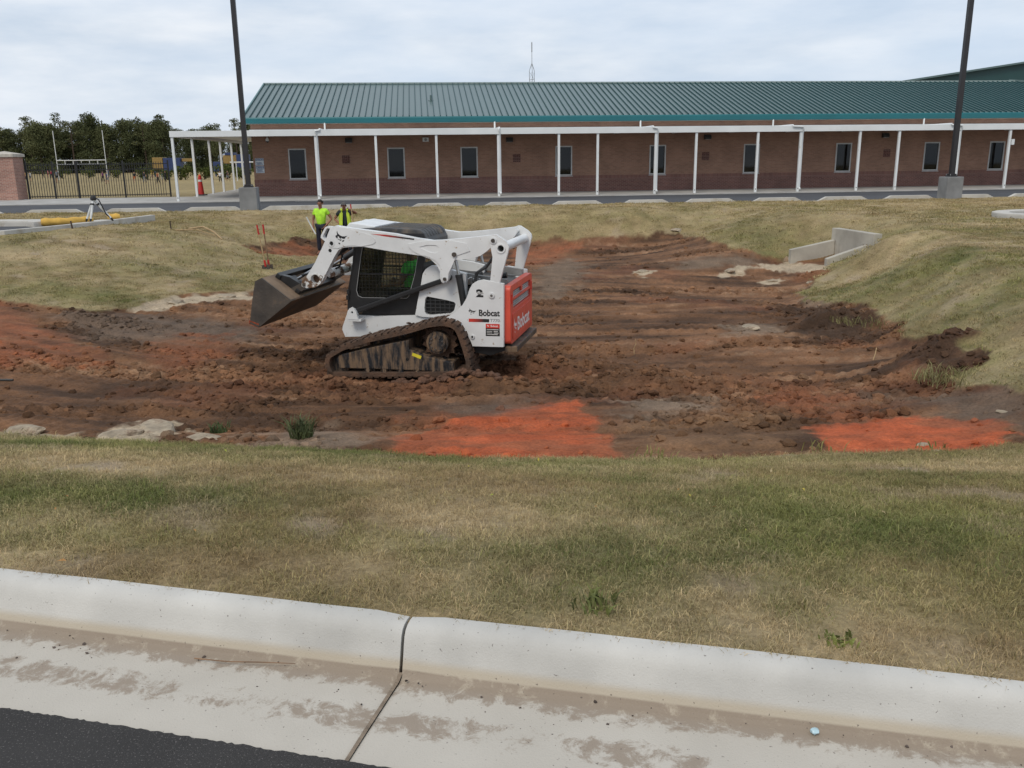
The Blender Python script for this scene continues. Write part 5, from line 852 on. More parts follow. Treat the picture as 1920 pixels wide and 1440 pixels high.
def make_track(sgn):
    n = 168; P = smooth_loop(PF['track_outer'], n); nr = []
    for i in range(n):
        d = (P[(i+1) % n]-P[i-1]).normalized(); nr.append(Vector((d.y, -d.x, 0)))
    if (P[0]+nr[0]*.1-Vector((.2, .4, 0))).length < (P[0]-Vector((.2, .4, 0))).length: nr = [-q for q in nr]
    o_ = [P[i]-nr[i]*.022 for i in range(n)]; in_ = [P[i]-nr[i]*.075 for i in range(n)]
    b = B(); v = []
    for i in range(n):
        for q, y in ((o_[i], .97), (o_[i], .52), (in_[i], .52), (in_[i], .97)): v.append((q.x, sgn*y, q.y))
    f = []
    for i in range(n):
        a, c = 4*i, 4*((i+1) % n)
        for k in range(4): f.append((a+k, a+(k+1) % 4, c+(k+1) % 4, c+k))
    b.add(v, f); rr = random.Random(3)
    for i in range(0, n, 3):                    # tread lugs, mud packed between some
        for y0, y1, sh in ((.525, .74, 0), (.75, .968, 1)):
            j0, j1 = (i+sh) % n, (i+sh+2) % n; h_ = .022+rr.uniform(-.008, .006); q = []
            for j, e_ in ((j0, 0), (j1, 0)):
                for y in (y0, y1): q.append((o_[j].x, sgn*y, o_[j].y))
            for j in (j0, j1):
                w_ = o_[j]+nr[j]*h_
                for y in (y0+.008, y1-.006): q.append((w_.x, sgn*y, w_.y))
            b.add(q, [(4, 5, 7, 6), (0, 1, 5, 4), (2, 6, 7, 3), (0, 4, 6, 2), (1, 3, 7, 5)])
    t = b.build('track', M['rubber'], ldr, smooth=True)
    fr = B().prism(PF['uc_frame'], sgn*.62, sgn*.93).build('track_frame', M['blackmud'], ldr, bevel=.012)
    B().prism(circ((.04, .285), .022, 12), sgn*.925, sgn*.933).build('frame_hole', M['ink'], fr)
    if sgn > 0: B().prism(PF['sticker'], .931, .9335).build('warning_sticker', M['yellow'], fr)
    sp = B(); sc_ = PF['sprocket']; sp.prism(circ(sc_, .15, 26), sgn*.70, sgn*.90)
    sp.prism(circ(sc_, .115, 24), sgn*.90, sgn*.93); spo = sp.build('sprocket', M['blackmud'], ldr, bevel=.008)
    for k in range(9): a = k*2*math.pi/9; B().disc((sc_[0]+.085*math.cos(a), sgn*.93, sc_[1]+.085*math.sin(a)), (0, sgn, 0), .012, .015, 8).build('bolt', M['steel'], spo)
    B().prism([(sc_[0]+(.25 if k % 2 else .205)*math.cos(k*math.pi/14), sc_[1]+(.25 if k % 2 else .205)*math.sin(k*math.pi/14)) for k in range(28)], sgn*.70, sgn*.78).build('drive_ring', M['rubber'], spo)
    for c in PF['rollers']:
        w_ = B(); w_.prism(circ(c, .078, 20), sgn*.60, sgn*.88); w_.prism(circ(c, .03, 12), sgn*.88, sgn*.945); w_.build('roller', M['blackmud'], ldr, bevel=.006)
    B().prism(circ((1.02, .19), .145, 28), sgn*.62, sgn*.86).build('idler', M['blackmud'], ldr, bevel=.012)
for s in (1, -1): make_track(s)
# chassis
B().prism(PF['lower'], -.50, .50).build('chassis', M['white'], ldr)
for s in (1, -1):
    tb = PF['tab']; B().prism([(tb[0]+.075, tb[1]-.10), (tb[0]-.085, tb[1]-.10), (tb[0]-.06, tb[1]+.005), (tb[0]-.03, tb[1]+.05), (tb[0], tb[1]+.06), (tb[0]+.035, tb[1]+.045), (tb[0]+.06, tb[1]+.0)], s*.605, s*.65, [circ(tb, .016, 10)]).build('link_bracket', M['white'], ldr)
    B().box((tb[0]-.12, s*.50 if s > 0 else -.645, tb[1]-.125), (tb[0]+.07, s*.645 if s > 0 else -.50, tb[1]-.095)).build('bracket_shelf', M['white'], ldr)
    B().prism(PF['ventpanel'], s*.44, s*.53, [PF['vent']]).build('side_panel', M['white'], ldr)
    vc = [p for p in PF['vent']]; B().prism(vc, s*.46, s*.475).build('vent_back', M['ink'], ldr)
    q = B(); us = [p[0] for p in vc]; zs = [p[1] for p in vc]
    for k in range(7): u_ = min(us)+.02+(max(us)-min(us)-.04)*k/6; zt = max(zs)-.01-.0*k-(.07*(max(us)-u_-.4) if False else .16*max(0, (-.15-u_))); q.box((u_-.004, min(s*.52, s*.528), min(zs)+.02+.1*max(0, -.45-u_)), (u_+.004, max(s*.52, s*.528), zt))
    for k in range(1, 5): z_ = min(zs)+(max(zs)-min(zs))*k/5; q.box((min(us)+.01+(.0 if k < 4 else .12), min(s*.519, s*.527), z_-.004), (max(us)-.01, max(s*.519, s*.527), z_+.004))
    q.build('vent_grille', M['darkgrey'], ldr)
    U = B().prism(PF['upright'], s*.715 if False else s*.72+s*.0, s*.78).build('upright', M['white'], ldr)
    # shelf that ties upright and side panel together over the track
    B().box((-1.21, min(s*.50, s*.722), .86), (-.66, max(s*.50, s*.722), .98)).build('fender', M['white'], ldr)
    B().box((-1.21, min(s*.44, s*.718), .47), (-.86, max(s*.44, s*.718), 1.22)).build('rear_frame', M['white'], ldr)
    for c, ro in ((PF['u2pin'], .038), (PF['lowpin'], .03)):
        o = B().prism(circ(c, ro, 18), s*.78, s*.797).build('boss', M['white'], U, bevel=.006); B().prism(circ(c, ro*.45, 10), s*.797, s*.805).build('pin', M['steel'] if ro > .035 else M['ink'], U)
    A = B().prism(PF['arm'], s*.605, s*.715, [circ(PF['nosehole'][0], .028, 12), circ((PF['nosehole'][1][0], PF['nosehole'][1][1]), .026, 8), circ(PF['tiphole'], .065, 16)]).build('lift_arm', M['white'], ldr)
    B().prism(circ(PF['tiphole'], .064, 16), s*.62, s*.63).build('arm_tube_end', M['rubber'], A); B().prism(circ(PF['nosehole'][0], .0285, 12), s*.69, s*.70).build('hole_core', M['ink'], A); B().prism(circ(PF['nosehole'][1], .0265, 8), s*.69, s*.70).build('hole_core', M['ink'], A)
    B().prism(circ(PF['nosehole'][0], .045, 18), s*.715, s*.724, [circ(PF['nosehole'][0], .0285, 12)]).build('boss', M['white'], A, bevel=.003)
    tp_ = PF['tippin']; B().prism([(tp_[0]+.03, tp_[1]+.05), (tp_[0]+.035, tp_[1]-.02), (tp_[0]-.03, tp_[1]-.045), (tp_[0]-.16, tp_[1]-.035), (tp_[0]-.24, tp_[1]+.02), (tp_[0]-.28, tp_[1]+.12), (tp_[0]-.20, tp_[1]+.16), (tp_[0]-.06, tp_[1]+.13)], s*.7152, s*.722, [circ(PF['tiphole'], .062, 16)]).build('tip_plate', M['whitemud'], A)
    B().prism(circ(tp_, .024, 12), s*.722, s*.735).build('pin', M['bucket'], A)
    pl = PF['plate2']; lug = PF['lugpin']
    B().prism([pl[0], pl[1], pl[2], pl[3], (-.75, 1.80), (-.80, 1.70), (-.62, 1.64), (-.575, 1.55), (-.50, 1.40), (lug[0]-.045, lug[1]-.01), (lug[0]-.02, lug[1]-.045), (lug[0]+.02, lug[1]-.045), (lug[0]+.045, lug[1]-.01), (-.395, 1.50), (-.33, 1.57), (-.2, 1.63), pl[6], pl[5], pl[4]], s*.7153, s*.724, [PF['slot']]).build('gusset_plate', M['white'], A)
    p1_ = PF['plate1']; B().prism([(1.0, 2.0)]+p1_+[(.8, 1.755), (.93, 1.745), (1.02, 1.715), (1.13, 1.725), (1.15, 1.79), (1.115, 1.88)], s*.7154, s*.7215, [circ(PF['nosehole'][0], .046, 18)]).build('nose_plate', M['white'], A)
    for c, ro in ((PF['armpin'], .03), (PF['lugpin'], .022)): B().prism(circ(c, ro, 14), s*.724, s*.75).build('pin', M['bucket'], A, bevel=.005)
    Lk = B().prism(PF['link'], s*.722, s*.775, [circ(PF['tube'], .042, 16)]).build('rear_link', M['white'], ldr)
    o = B().prism(circ(PF['pin1'], .046, 18), s*.775, s*.788).build('boss', M['white'], Lk, bevel=.005); B().prism(circ(PF['pin1'], .026, 12), s*.788, s*.80).build('pin', M['bucket'], Lk)
    B().prism(circ(PF['tube'], .062, 20), s*.775, s*.785, [circ(PF['tube'], .0425, 16)]).build('tube_flange', M['white'], Lk, bevel=.003)
    r0, r1 = PF['rod']; dx = Vector((r1[0]-r0[0], 0, r1[1]-r0[1])).normalized(); nz = Vector((-dx.z, 0, dx.x))*.036
    B().prism([(r0[0]+nz.x, r0[1]+nz.z), (r0[0]-nz.x, r0[1]-nz.z), (r1[0]-nz.x-dx.x*-.02, r1[1]-nz.z), (r1[0]+nz.x, r1[1]+nz.z)], s*.545, s*.60).build('control_link', M['black'], ldr, bevel=.014)
    B().prism(circ(PF['lugpin'], .05, 16), s*.545, s*.604).build('link_eye', M['black'], ldr); B().prism(circ(tb, .05, 16), s*.545, s*.604).build('link_eye', M['black'], ldr)
    c0, c1, c2 = PF['cyl']; V = lambda p: Vector((p[0], s*.645, p[1]))
    cy = B().tube([V(c0)+(V(c0)-V(c1))*.3, V(c1)], .044, 14).build('lift_cylinder', M['black'], ldr, smooth=True); B().tube([V(c1), V(c2)+(V(c2)-V(c1))*.35], .021, 12).build('piston_rod', M['steel'], cy, smooth=True); B().tube([V(c1)+(V(c0)-V(c1))*.10, V(c1)], .049, 14).build('gland', M['black'], cy, smooth=True)
    h = PF['handle']; hp = [(1.085, 2.0), (1.165, 2.005), (1.195, 1.992), (1.262, 1.885), (1.266, 1.85), (1.215, 1.812), (1.17, 1.80)]
    gd = B().prism(hp+[(1.12, 1.90)], s*.62, s*.70, [[(1.125, 1.975), (1.165, 1.98), (1.178, 1.968), (1.232, 1.88), (1.232, 1.86), (1.21, 1.84), (1.185, 1.85)]]).build('hose_guard', M['white'], ldr)
    B().tube([(1.15, s*.65, 1.965), (1.18, s*.66, 1.92), (1.16, s*.65, 1.89), (1.20, s*.66, 1.85)], .016, 8).build('hose', M['black'], gd, smooth=True)
    # tilt cylinder
    tc_ = B().tube([(1.03, s*.42, 1.70), (1.42, s*.40, 1.46)], .042, 12).build('tilt_cylinder', M['black'], ldr, smooth=True); B().tube([(1.42, s*.40, 1.46), (1.80, s*.38, 1.25)], .02, 10).build('piston_rod', M['steel'], tc_, smooth=True)
    B().tube([(1.12, s*.55, 1.80), (1.05, s*.52, 1.60), (1.10, s*.52, 1.45), (1.28, s*.50, 1.36), (1.5, s*.46, 1.36), (1.72, s*.4, 1.31)], .014, 8).build('hydraulic_hose', M['black'], ldr, smooth=True)
B().tube([(PF['tube'][0], -.722, PF['tube'][1]), (PF['tube'][0], .722, PF['tube'][1])], .062, 20, cap=False).build('cross_tube', M['white'], ldr, smooth=True)
B().tube([(1.20, -.61, 1.37), (1.20, .61, 1.37)], .062, 18).build('arm_cross_tube', M['whitemud'], ldr, smooth=True)
B().box((.99, -.61, 1.80), (1.08, .61, 1.92)).build('arm_top_brace', M['white'], ldr, bevel=.02)
# bucket
bk = empty('bucket', (0, 0, 0), 0, parent=ldr); pA, pB, pC, pD, pE, pF_ = PF['bucket']; bwid = .93
for s in (1, -1): B().prism([pA, pB, pC, pD, pE, pF_], s*(bwid-.022), s*bwid).build('side_plate', M['bucket'], bk)
def plate(name, p, q, th, m_, w_=bwid-.022, inward=(2.0, 1.0)):
    d = Vector((q[0]-p[0], q[1]-p[1], 0)).normalized(); nn = Vector((-d.y, d.x, 0)); c = Vector((inward[0]-p[0], inward[1]-p[1], 0))
    if nn.dot(c) < 0: nn = -nn
    nn *= th; return B().prism([p, q, (q[0]+nn.x, q[1]+nn.y), (p[0]+nn.x, p[1]+nn.y)], -w_, w_).build(name, m_, bk)
plate('floor_plate', pA, pB, .02, M['bucket']); plate('back_plate', pB, pC, .018, M['bucketin']); plate('top_lip', pC, pD, .02, M['bucketin'])
plate('cutting_edge', pF_, pA, .03, M['bucket'], bwid+.006); 
B().prism([(pA[0]+.01, pA[1]-.003), (pF_[0]+.012, pF_[1]-.004), (pF_[0]+.005, pF_[1]+.05), (pA[0]-.01, pA[1]+.05)], bwid, bwid+.004).build('clay_smear', mat('orange_clay', (.36, .075, .03), .95, .3, 20), bk)
dB = Vector((pC[0]-pB[0], 0, pC[1]-pB[1])).normalized(); nB = Vector((-dB.z, 0, dB.x)); nB = nB if nB.x < 0 else -nB
cpl = empty('coupler', (0, 0, 0), 0, parent=ldr)
def onback(t, off): q = Vector((pB[0], 0, pB[1]))+dB*t+nB*off; return (q.x, q.z)
for s in (1, -1): B().prism([onback(.10, .002), onback(.46, .002), onback(.44, .06), onback(.30, .12), onback(.12, .14)], s*.50, s*.60).build('coupler_plate', M['black'], cpl)
B().prism([onback(.40, .002), onback(.47, .002), onback(.47, .07), onback(.40, .07)], -.62, .62).build('upper_bar', M['black'], cpl, bevel=.01)
B().prism([onback(.06, .002), onback(.13, .002), onback(.13, .06), onback(.06, .06)], -.62, .62).build('lower_bar', M['black'], cpl, bevel=.01)
for y_ in (-.3, .3): B().prism([onback(.13, .003), onback(.40, .003), onback(.38, .04), onback(.15, .05)], y_-.09, y_+.09).build('wedge_housing', M['black'], cpl, bevel=.01)
for s in (1, -1): B().prism([onback(.08, .0), onback(.2, .0), (PF['tippin'][0]+.03, PF['tippin'][1]+.04), (PF['tippin'][0]-.03, PF['tippin'][1]-.03)], s*.57, s*.603).build('coupler_ear', M['bucket'], cpl)
# cab
cab = empty('cab', (0, 0, 0), 0, parent=ldr)
cside = [(.86, 1.90), (.893, 1.519), (.987, 1.153), (1.012, .906), (.897, .783), (.065, .808), (-.012, 1.14), (-.066, 1.393), (-.15, 1.74), (-.10, 1.90)]
cwin = [(.752, 1.80), (.80, 1.60), (.893, 1.119), (.871, 1.046), (.814, 1.022), (.169, 1.027), (.136, 1.053), (.041, 1.343), (-.03, 1.66), (-.03, 1.80)]
for s in (1, -1):
    B().prism(cside, s*.44, s*.48, [cwin]).build('side_frame', M['black'], cab)
    B().prism(cwin, s*.452, s*.456).build('side_glass', M['cabglass'], cab)
    rim = B(); m_ = len(cwin); cc = Vector((.42, 1.4)); rim.prism(cwin, s*.4805, s*.484, [[(c[0]+(cc.x-c[0])*.016, c[1]+(cc.y-c[1])*.016) for c in cwin]]); rim.build('window_seal', M['greyink'], cab)
    q = B()
    def inside(u_, z_):
        k = False; n_ = len(cwin)
        for i in range(n_):
            (ax, az), (bx, bz) = cwin[i], cwin[(i+1) % n_]
            if (az > z_) != (bz > z_) and u_ < (bx-ax)*(z_-az)/(bz-az)+ax: k = not k
        return k
    def run(fix, horiz):
        ts = np.linspace(-.2, 1.0, 241) if horiz else np.linspace(.9, 1.9, 201); on = [inside(t, fix) if horiz else inside(fix, t) for t in ts]; st = None
        for t, k in zip(ts, on):
            if k and st is None: st = t
            if (not k) and st is not None:
                if horiz: q.box((st, min(s*.464, s*.470), fix-.0022), (t, max(s*.464, s*.470), fix+.0022))
                else: q.box((fix-.0022, min(s*.470, s*.476), st), (fix+.0022, max(s*.470, s*.476), t))
                st = None
    for z_ in np.arange(1.06, 1.80, .05): run(z_, True)
    for u_ in np.arange(-.0, .88, .05): run(u_, False)
    q.box((-.0, min(s*.457, s*.463), 1.335), (.84, max(s*.457, s*.463), 1.355)); q.build('window_grille', M['black'], cab)
roofp = [(1.0, 1.905), (.97, 1.945), (.55, 1.975), (.0, 1.955), (-.06, 1.94), (-.105, 1.905), (-.155, 1.80), (-.155, 1.72), (-.1, 1.72), (-.06, 1.86), (.86, 1.86)]
rf = B().prism(roofp, -.47, .47).build('cab_roof', M['darkgrey'], cab, bevel=.02)
for k in range(7): y_ = -.36+.12*k; B().tube([(.52, y_, 1.972), (.0, y_, 1.957), (-.055, y_, 1.942), (-.10, y_, 1.907), (-.135, y_, 1.85)], .011, 6).build('roof_rib', M['darkgrey'], rf, smooth=True)
B().prism([(1.06, 1.925), (.965, 2.03), (.945, 2.03), (.60, 1.985), (.60, 1.965), (.97, 1.945)], -.44, .42).build('roof_visor', M['white'], cab, bevel=.012)
B().box((-.16, -.44, .80), (-.12, .44, 1.25)).build('rear_panel', M['black'], cab); B().box((.06, -.44, .78), (.95, .44, .82)).build('cab_floor', M['black'], cab)
for s in (1, -1): B().tube([(.86, s*.455, 1.88), (.905, s*.455, 1.5), (1.0, s*.455, 1.1), (1.02, s*.455, .85)], .03, 8).build('door_post', M['black'], cab, smooth=True)
B().box((.99, -.45, .80), (1.03, .45, 1.02)).build('door_sill', M['black'], cab); B().box((.93, -.44, 1.30), (.96, .44, 1.34)).build('door_bar', M['black'], cab)
B().prism([(1.02, .9), (.90, 1.5), (.86, 1.85), (.855, 1.85), (.895, 1.5), (1.015, .9)], -.44, .44).build('front_glass', M['cabglass'], cab)
st = B(); st.prism([(.08, .84), (.52, .84), (.55, .93), (.50, .97), (.14, .97), (.06, 1.46), (-.02, 1.46), (.02, .9)], -.24, .24); st.build('seat', M['ink'], cab, bevel=.03)
for s in (1, -1): B().tube([(.62, s*.3, .84), (.64, s*.3, 1.12), (.62, s*.3, 1.2)], .022, 8).build('joystick', M['black'], cab, smooth=True)
B().box((.10, .30, 1.1), (.45, .37, 1.16)).build('armrest', M['ink'], cab, bevel=.02)
for z_, u_ in ((1.02, 1.0), (1.10, .985)): B().box((u_, .43, z_-.03), (u_+.04, .50, z_+.03)).build('door_hinge', M['black'], cab)
# engine deck and rear
B().box((-1.20, -.436, .50), (-.17, .436, 1.20)).build('engine_block', M['ink'], ldr)
B().prism([(-.18, 1.38), (-.18, 1.44), (-1.22, 1.30), (-1.22, 1.24)], .38, .45).build('deck_rail', M['hoodgrey'], ldr); B().prism([(-.18, 1.36), (-.18, 1.47), (-1.22, 1.31), (-1.22, 1.22)], -.64, -.56).build('deck_rail', M['hoodgrey'], ldr)
B().prism([(-.18, 1.33), (-1.22, 1.21), (-1.22, 1.18), (-.18, 1.30)], -.55, .37).build('engine_screen', M['darkgrey'], ldr)
B().box((-.72, -.25, 1.26), (-.50, .15, 1.32)).build('air_box', M['ink'], ldr, bevel=.02)
B().tube([(-1.02, .22, 1.20), (-1.03, .22, 1.28), (-1.07, .22, 1.315), (-1.17, .22, 1.335)], .04, 12).build('exhaust_pipe', M['black'], ldr, smooth=True)
for k, y_ in enumerate((.52, .57, .61)): B().tube([(-.80-.02*k, y_, 1.30), (-.84, y_, 1.40), (-.98, y_, 1.50-.01*k), (-1.08, y_-.02, 1.62), (-1.12, y_, 1.80)], .019, 8).build('hydraulic_hose', M['black'], ldr, smooth=True)
fit = B()
for k in range(7): fit.tube([(-.72-.025*k, .52+.02*(k % 3), 1.24+.015*(k % 2)), (-.72-.025*k, .54+.02*(k % 3), 1.32+.012*(k % 3))], .014, 8)
fit.build('hose_fittings', M['steel'], ldr, smooth=True)
B().prism([(-.80, .36), (-.82, .465), (-1.24, .46), (-1.24, .40), (-1.05, .33)], -.70, .70).build('rear_underbody', M['black'], ldr)
B().box((-1.40, -.70, .38), (-1.24, .70, .455)).build('rear_bumper', M['blackmud'], ldr, bevel=.015)
door = empty('rear_door', (0, 0, 0), 0, parent=ldr)
def rrect(y0, y1, z0, z1, r_, n_=5):
    o = []
    for cx_, cz_, a0 in ((y1-r_, z1-r_, 0), (y0+r_, z1-r_, 90), (y0+r_, z0+r_, 180), (y1-r_, z0+r_, 270)):
        for k in range(n_+1): a = math.radians(a0+90*k/n_); o.append((cx_+r_*math.cos(a), cz_+r_*math.sin(a)))
    return o
YF = lambda a, y, c: (y, a, c)
B().prism(rrect(-.72, .72, .485, 1.255, .06), -1.235, -1.325, [rrect(-.60, .56, .93, 1.17, .03)], fn=YF).build('door_shell', M['red'], door, bevel=.0)
B().prism(rrect(-.60, .56, .93, 1.17, .03), -1.26, -1.28, fn=YF).build('door_screen', M['hoodgrey'], door)
for k in range(9): z_ = .945+.026*k; B().box((-1.300, -.59, z_), (-1.285, .55, z_+.010)).build('slat', M['alu'], door)
B().box((-1.327, -.60, 1.045), (-1.30, .56, 1.075)).build('cross_bar', M['red'], door); B().box((-1.329, -.04, 1.10), (-1.30, .04, 1.175)).build('latch', M['red'], door, bevel=.01)
B().prism(rrect(-.63, .62, .53, .88, .04), -1.3255, -1.334, fn=YF).build('door_pressing', M['red'], door)
for s in (1, -1): B().box((-1.337, s*.655-.025, 1.02), (-1.30, s*.655+.025, 1.14)).build('tail_lamp', M['redink'], door, bevel=.006)
# lettering and emblems
LG = [[(905,925),(918,975),(960,1015),(1010,1035),(1060,1035),(1120,1022),(1075,1055),(1055,1085),(1010,1080),(990,1060),(975,1085),(950,1070),(930,1035),(912,1030),(910,1060),(890,1075),(862,1045),(872,1015),(900,1008),(895,960)], [(890,1078),(930,1085),(960,1105),(975,1090),(990,1105),(965,1125),(945,1110)], [(995,1125),(1030,1108),(1052,1118),(1030,1135),(1005,1143)], [(915,1165),(935,1158),(960,1180),(945,1195),(925,1185)]]
def emblem(name, u0, z0, w_, h_, y_, m_, parent, rear=False, hw_=None):
    b = B()
    for P in LG:
        Q = [((p[0]-860)/260, (1195-p[1])/270) for p in P]
        if rear: b.prism([(u0-q[0]*w_, z0+q[1]*h_) for q in Q], y_, y_-.0015, fn=YF)
        else: b.prism([(u0-q[0]*w_, z0+q[1]*h_) for q in Q], y_, y_+.0015)
    return b.build(name, m_, parent)
def letter(name, txt, u0, z0, w_, h_, y_, m_, parent, rear=False, bold=.03, shear=0):
    tv, tf = text_mesh(txt, 1, bold, 1, shear); x0 = min(a for a, _ in tv); x1 = max(a for a, _ in tv); y0 = min(c for _, c in tv); y1 = max(c for _, c in tv)
    pts = [(u0-(a-x0)/(x1-x0)*w_, z0+(c-y0)/(y1-y0)*h_) for a, c in tv]
    me_v = [((y_, p[0], p[1]) if rear else (p[0], y_, p[1])) for p in pts]
    return B().add(me_v, tf).build(name, m_, parent)
tx = PF['txt_bobcat']; Y0 = .7815
letter('brand_lettering', 'Bobcat', tx[0][0], tx[0][1], abs(tx[1][0]-tx[0][0]), .085, Y0+.0005, M['ink'], ldr, bold=.03)
t2 = PF['txt_2']; letter('speed_numeral', '2', t2[0][0], t2[0][1], abs(t2[1][0]-t2[0][0])*.92, t2[2][1]-t2[0][1], Y0+.0005, M['ink'], ldr, bold=.05)
B().box((t2[1][0]+.0, Y0+.0006, t2[0][1]+.040), (t2[0][0]-.012, Y0+.0012, t2[0][1]+.064)).build('speed_strip', M['whiteink'], ldr); letter('speed_lettering', 'SPEED', t2[0][0]-.016, t2[0][1]+.043, .082, .018, Y0+.0016, M['ink'], ldr, bold=.03)
lg = PF['logo']; emblem('side_emblem', lg[0][0], lg[2][1], abs(lg[1][0]-lg[0][0]), lg[0][1]-lg[2][1], Y0, M['ink'], ldr)
nl = PF['nose_logo']; emblem('nose_emblem', nl[0][0]-.005, nl[2][1]-.005, abs(nl[1][0]-nl[0][0])*1.0, nl[0][1]-nl[2][1]+.01, .7225, M['ink'], ldr)
def grad_mat():
    m = bpy.data.materials.new('red_to_black_stripe'); m.use_nodes = True; t = m.node_tree; p = t.nodes['Principled BSDF']; N = t.nodes.new; K = t.links.new
    tc = N('ShaderNodeTexCoord'); sp = N('ShaderNodeSeparateXYZ'); K(tc.outputs['Generated'], sp.inputs[0]); cr = N('ShaderNodeValToRGB'); K(sp.outputs[0], cr.inputs[0]); e = cr.color_ramp.elements; e[0].color = (.02, .02, .02, 1); e[0].position = .25; e[1].color = (.55, .04, .025, 1); e[1].position = .85; K(cr.outputs[0], p.inputs['Base Color']); p.inputs['Roughness'].default_value = .5; return m
M['stripe'] = grad_mat()
sp_ = PF['stripe']; B().prism(sp_, Y0, Y0+.001).build('stripe_decal', M['stripe'], ldr)
ast = PF['armstripe']; B().prism(ast, .7156, .7168).build('arm_stripe_decal', M['stripe'], ldr)
t7 = PF['t770']; letter('model_lettering', 'T770', t7[0][0], t7[0][1], abs(t7[1][0]-t7[0][0]), t7[2][1]-t7[1][1], Y0+.0005, M['greyink'], ldr, bold=.02, shear=.1)
lb = PF['label']; B().prism([lb[0], lb[1], lb[2], lb[3]], Y0, Y0+.001).build('dealer_label', M['redink'], ldr); B().prism([lb[3], lb[2], lb[4], lb[5]], Y0, Y0+.001).build('data_label', M['ink'], ldr)
letter('label_lettering', 'Bobcat', lb[0][0]-.065, lb[3][1]+.016, .10, .028, Y0+.0015, M['whiteink'], ldr, bold=.02); emblem('label_emblem', lb[0][0]-.015, lb[3][1]+.012, .04, .035, Y0+.001, M['whiteink'], ldr)
q = B()
for k in range(4): z_ = lb[3][1]-.022-.022*k; q.box((lb[0][0]-.17+.01*(k % 2), Y0+.0011, z_), (lb[0][0]-(.012 if k in (0, 3) else .105), Y0+.0014, z_+.008)); q.box((lb[0][0]-.085, Y0+.0011, z_), (lb[0][0]-.012, Y0+.0014, z_+.006))
q.build('label_text_lines', M['whiteink'], ldr)
letter('door_lettering', 'Bobcat', .33, .60, .80, .19, -1.3345, M['whiteink'], door, rear=True, bold=.02)
emblem('door_emblem', .56, .60, .19, .20, -1.334, M['whiteink'], door, rear=True)
# mud thrown on the deck of the chassis and packed at the track
for k in range(26):
    v_, f_ = lump(300+k % 6, 1); u_ = random.uniform(-.8, 1.15); s_ = random.uniform(.015, .045)
    if k == 0: mq = B()
    i_ = min(range(20), key=lambda j: abs(PF['track_outer'][j][0]-u_) if PF['track_outer'][j][1] > .36 else 9); mq.add([(u_+a*s_, random.Random(k).uniform(.55, .93)+c*s_, PF['track_outer'][i_][1]-.01+e_*s_*.5) for a, c, e_ in v_], f_)
mq.build('caked_mud', M['rubber'], ldr, smooth=True)
# spoil banked against the rear of the track
mb = B()
for k in range(160):
    v_, f_ = lump(400+k % 7, 1); g = random.Random(900+k); u_ = g.uniform(-1.25, .25); y_ = g.uniform(.86, 1.22); s_ = g.uniform(.018, .065)
    h_ = max(0, .13-abs(u_+.62)*.14)*(1-abs(y_-1.02)/.24)
    q = ldr.matrix_basis @ Vector((u_, y_, 0)); mb.add([(q.x+a*s_, q.y+c*s_, float(zat(q.x, q.y))+h_+e_*s_) for a, c, e_ in v_], f_)
M['spoil'] = mat('brown_spoil', (.145, .072, .042), .95, .3, 5, bump=.5, bscale=30, col2=(.07, .036, .022))
tag(stuff(mb.build('spoil_heap', M['spoil'])), 'crumbled brown soil banked against the loader track', 'soil')
# ---------------------------------------------------------------- people
def skin_obj(name, nodes, edges, m_, parent, sub=1, root=0):
    """nodes: (x, y, z, rx, ry); a Skin modifier grows one continuous surface over the edges"""
    me = bpy.data.meshes.new(name); me.from_pydata([n_[:3] for n_ in nodes], edges, []); o = bpy.data.objects.new(name, me); COL.objects.link(o)
    md = o.modifiers.new('s', 'SKIN'); md.use_smooth_shade = True
    for i, n_ in enumerate(nodes): d = me.skin_vertices[0].data[i]; d.radius = (n_[3], n_[4]); d.use_root = (i == root)
    if sub: q = o.modifiers.new('u', 'SUBSURF'); q.levels = sub; q.render_levels = sub
    bpy.context.view_layer.update(); nm_ = bpy.data.meshes.new_from_object(o.evaluated_get(bpy.context.evaluated_depsgraph_get()))
    bpy.data.objects.remove(o); bpy.data.meshes.remove(me); nm_.name = name; nm_.materials.clear(); nm_.materials.append(m_)
    nm_.polygons.foreach_set('use_smooth', [True]*len(nm_.polygons))
    o = link(name, nm_, None, parent); return o
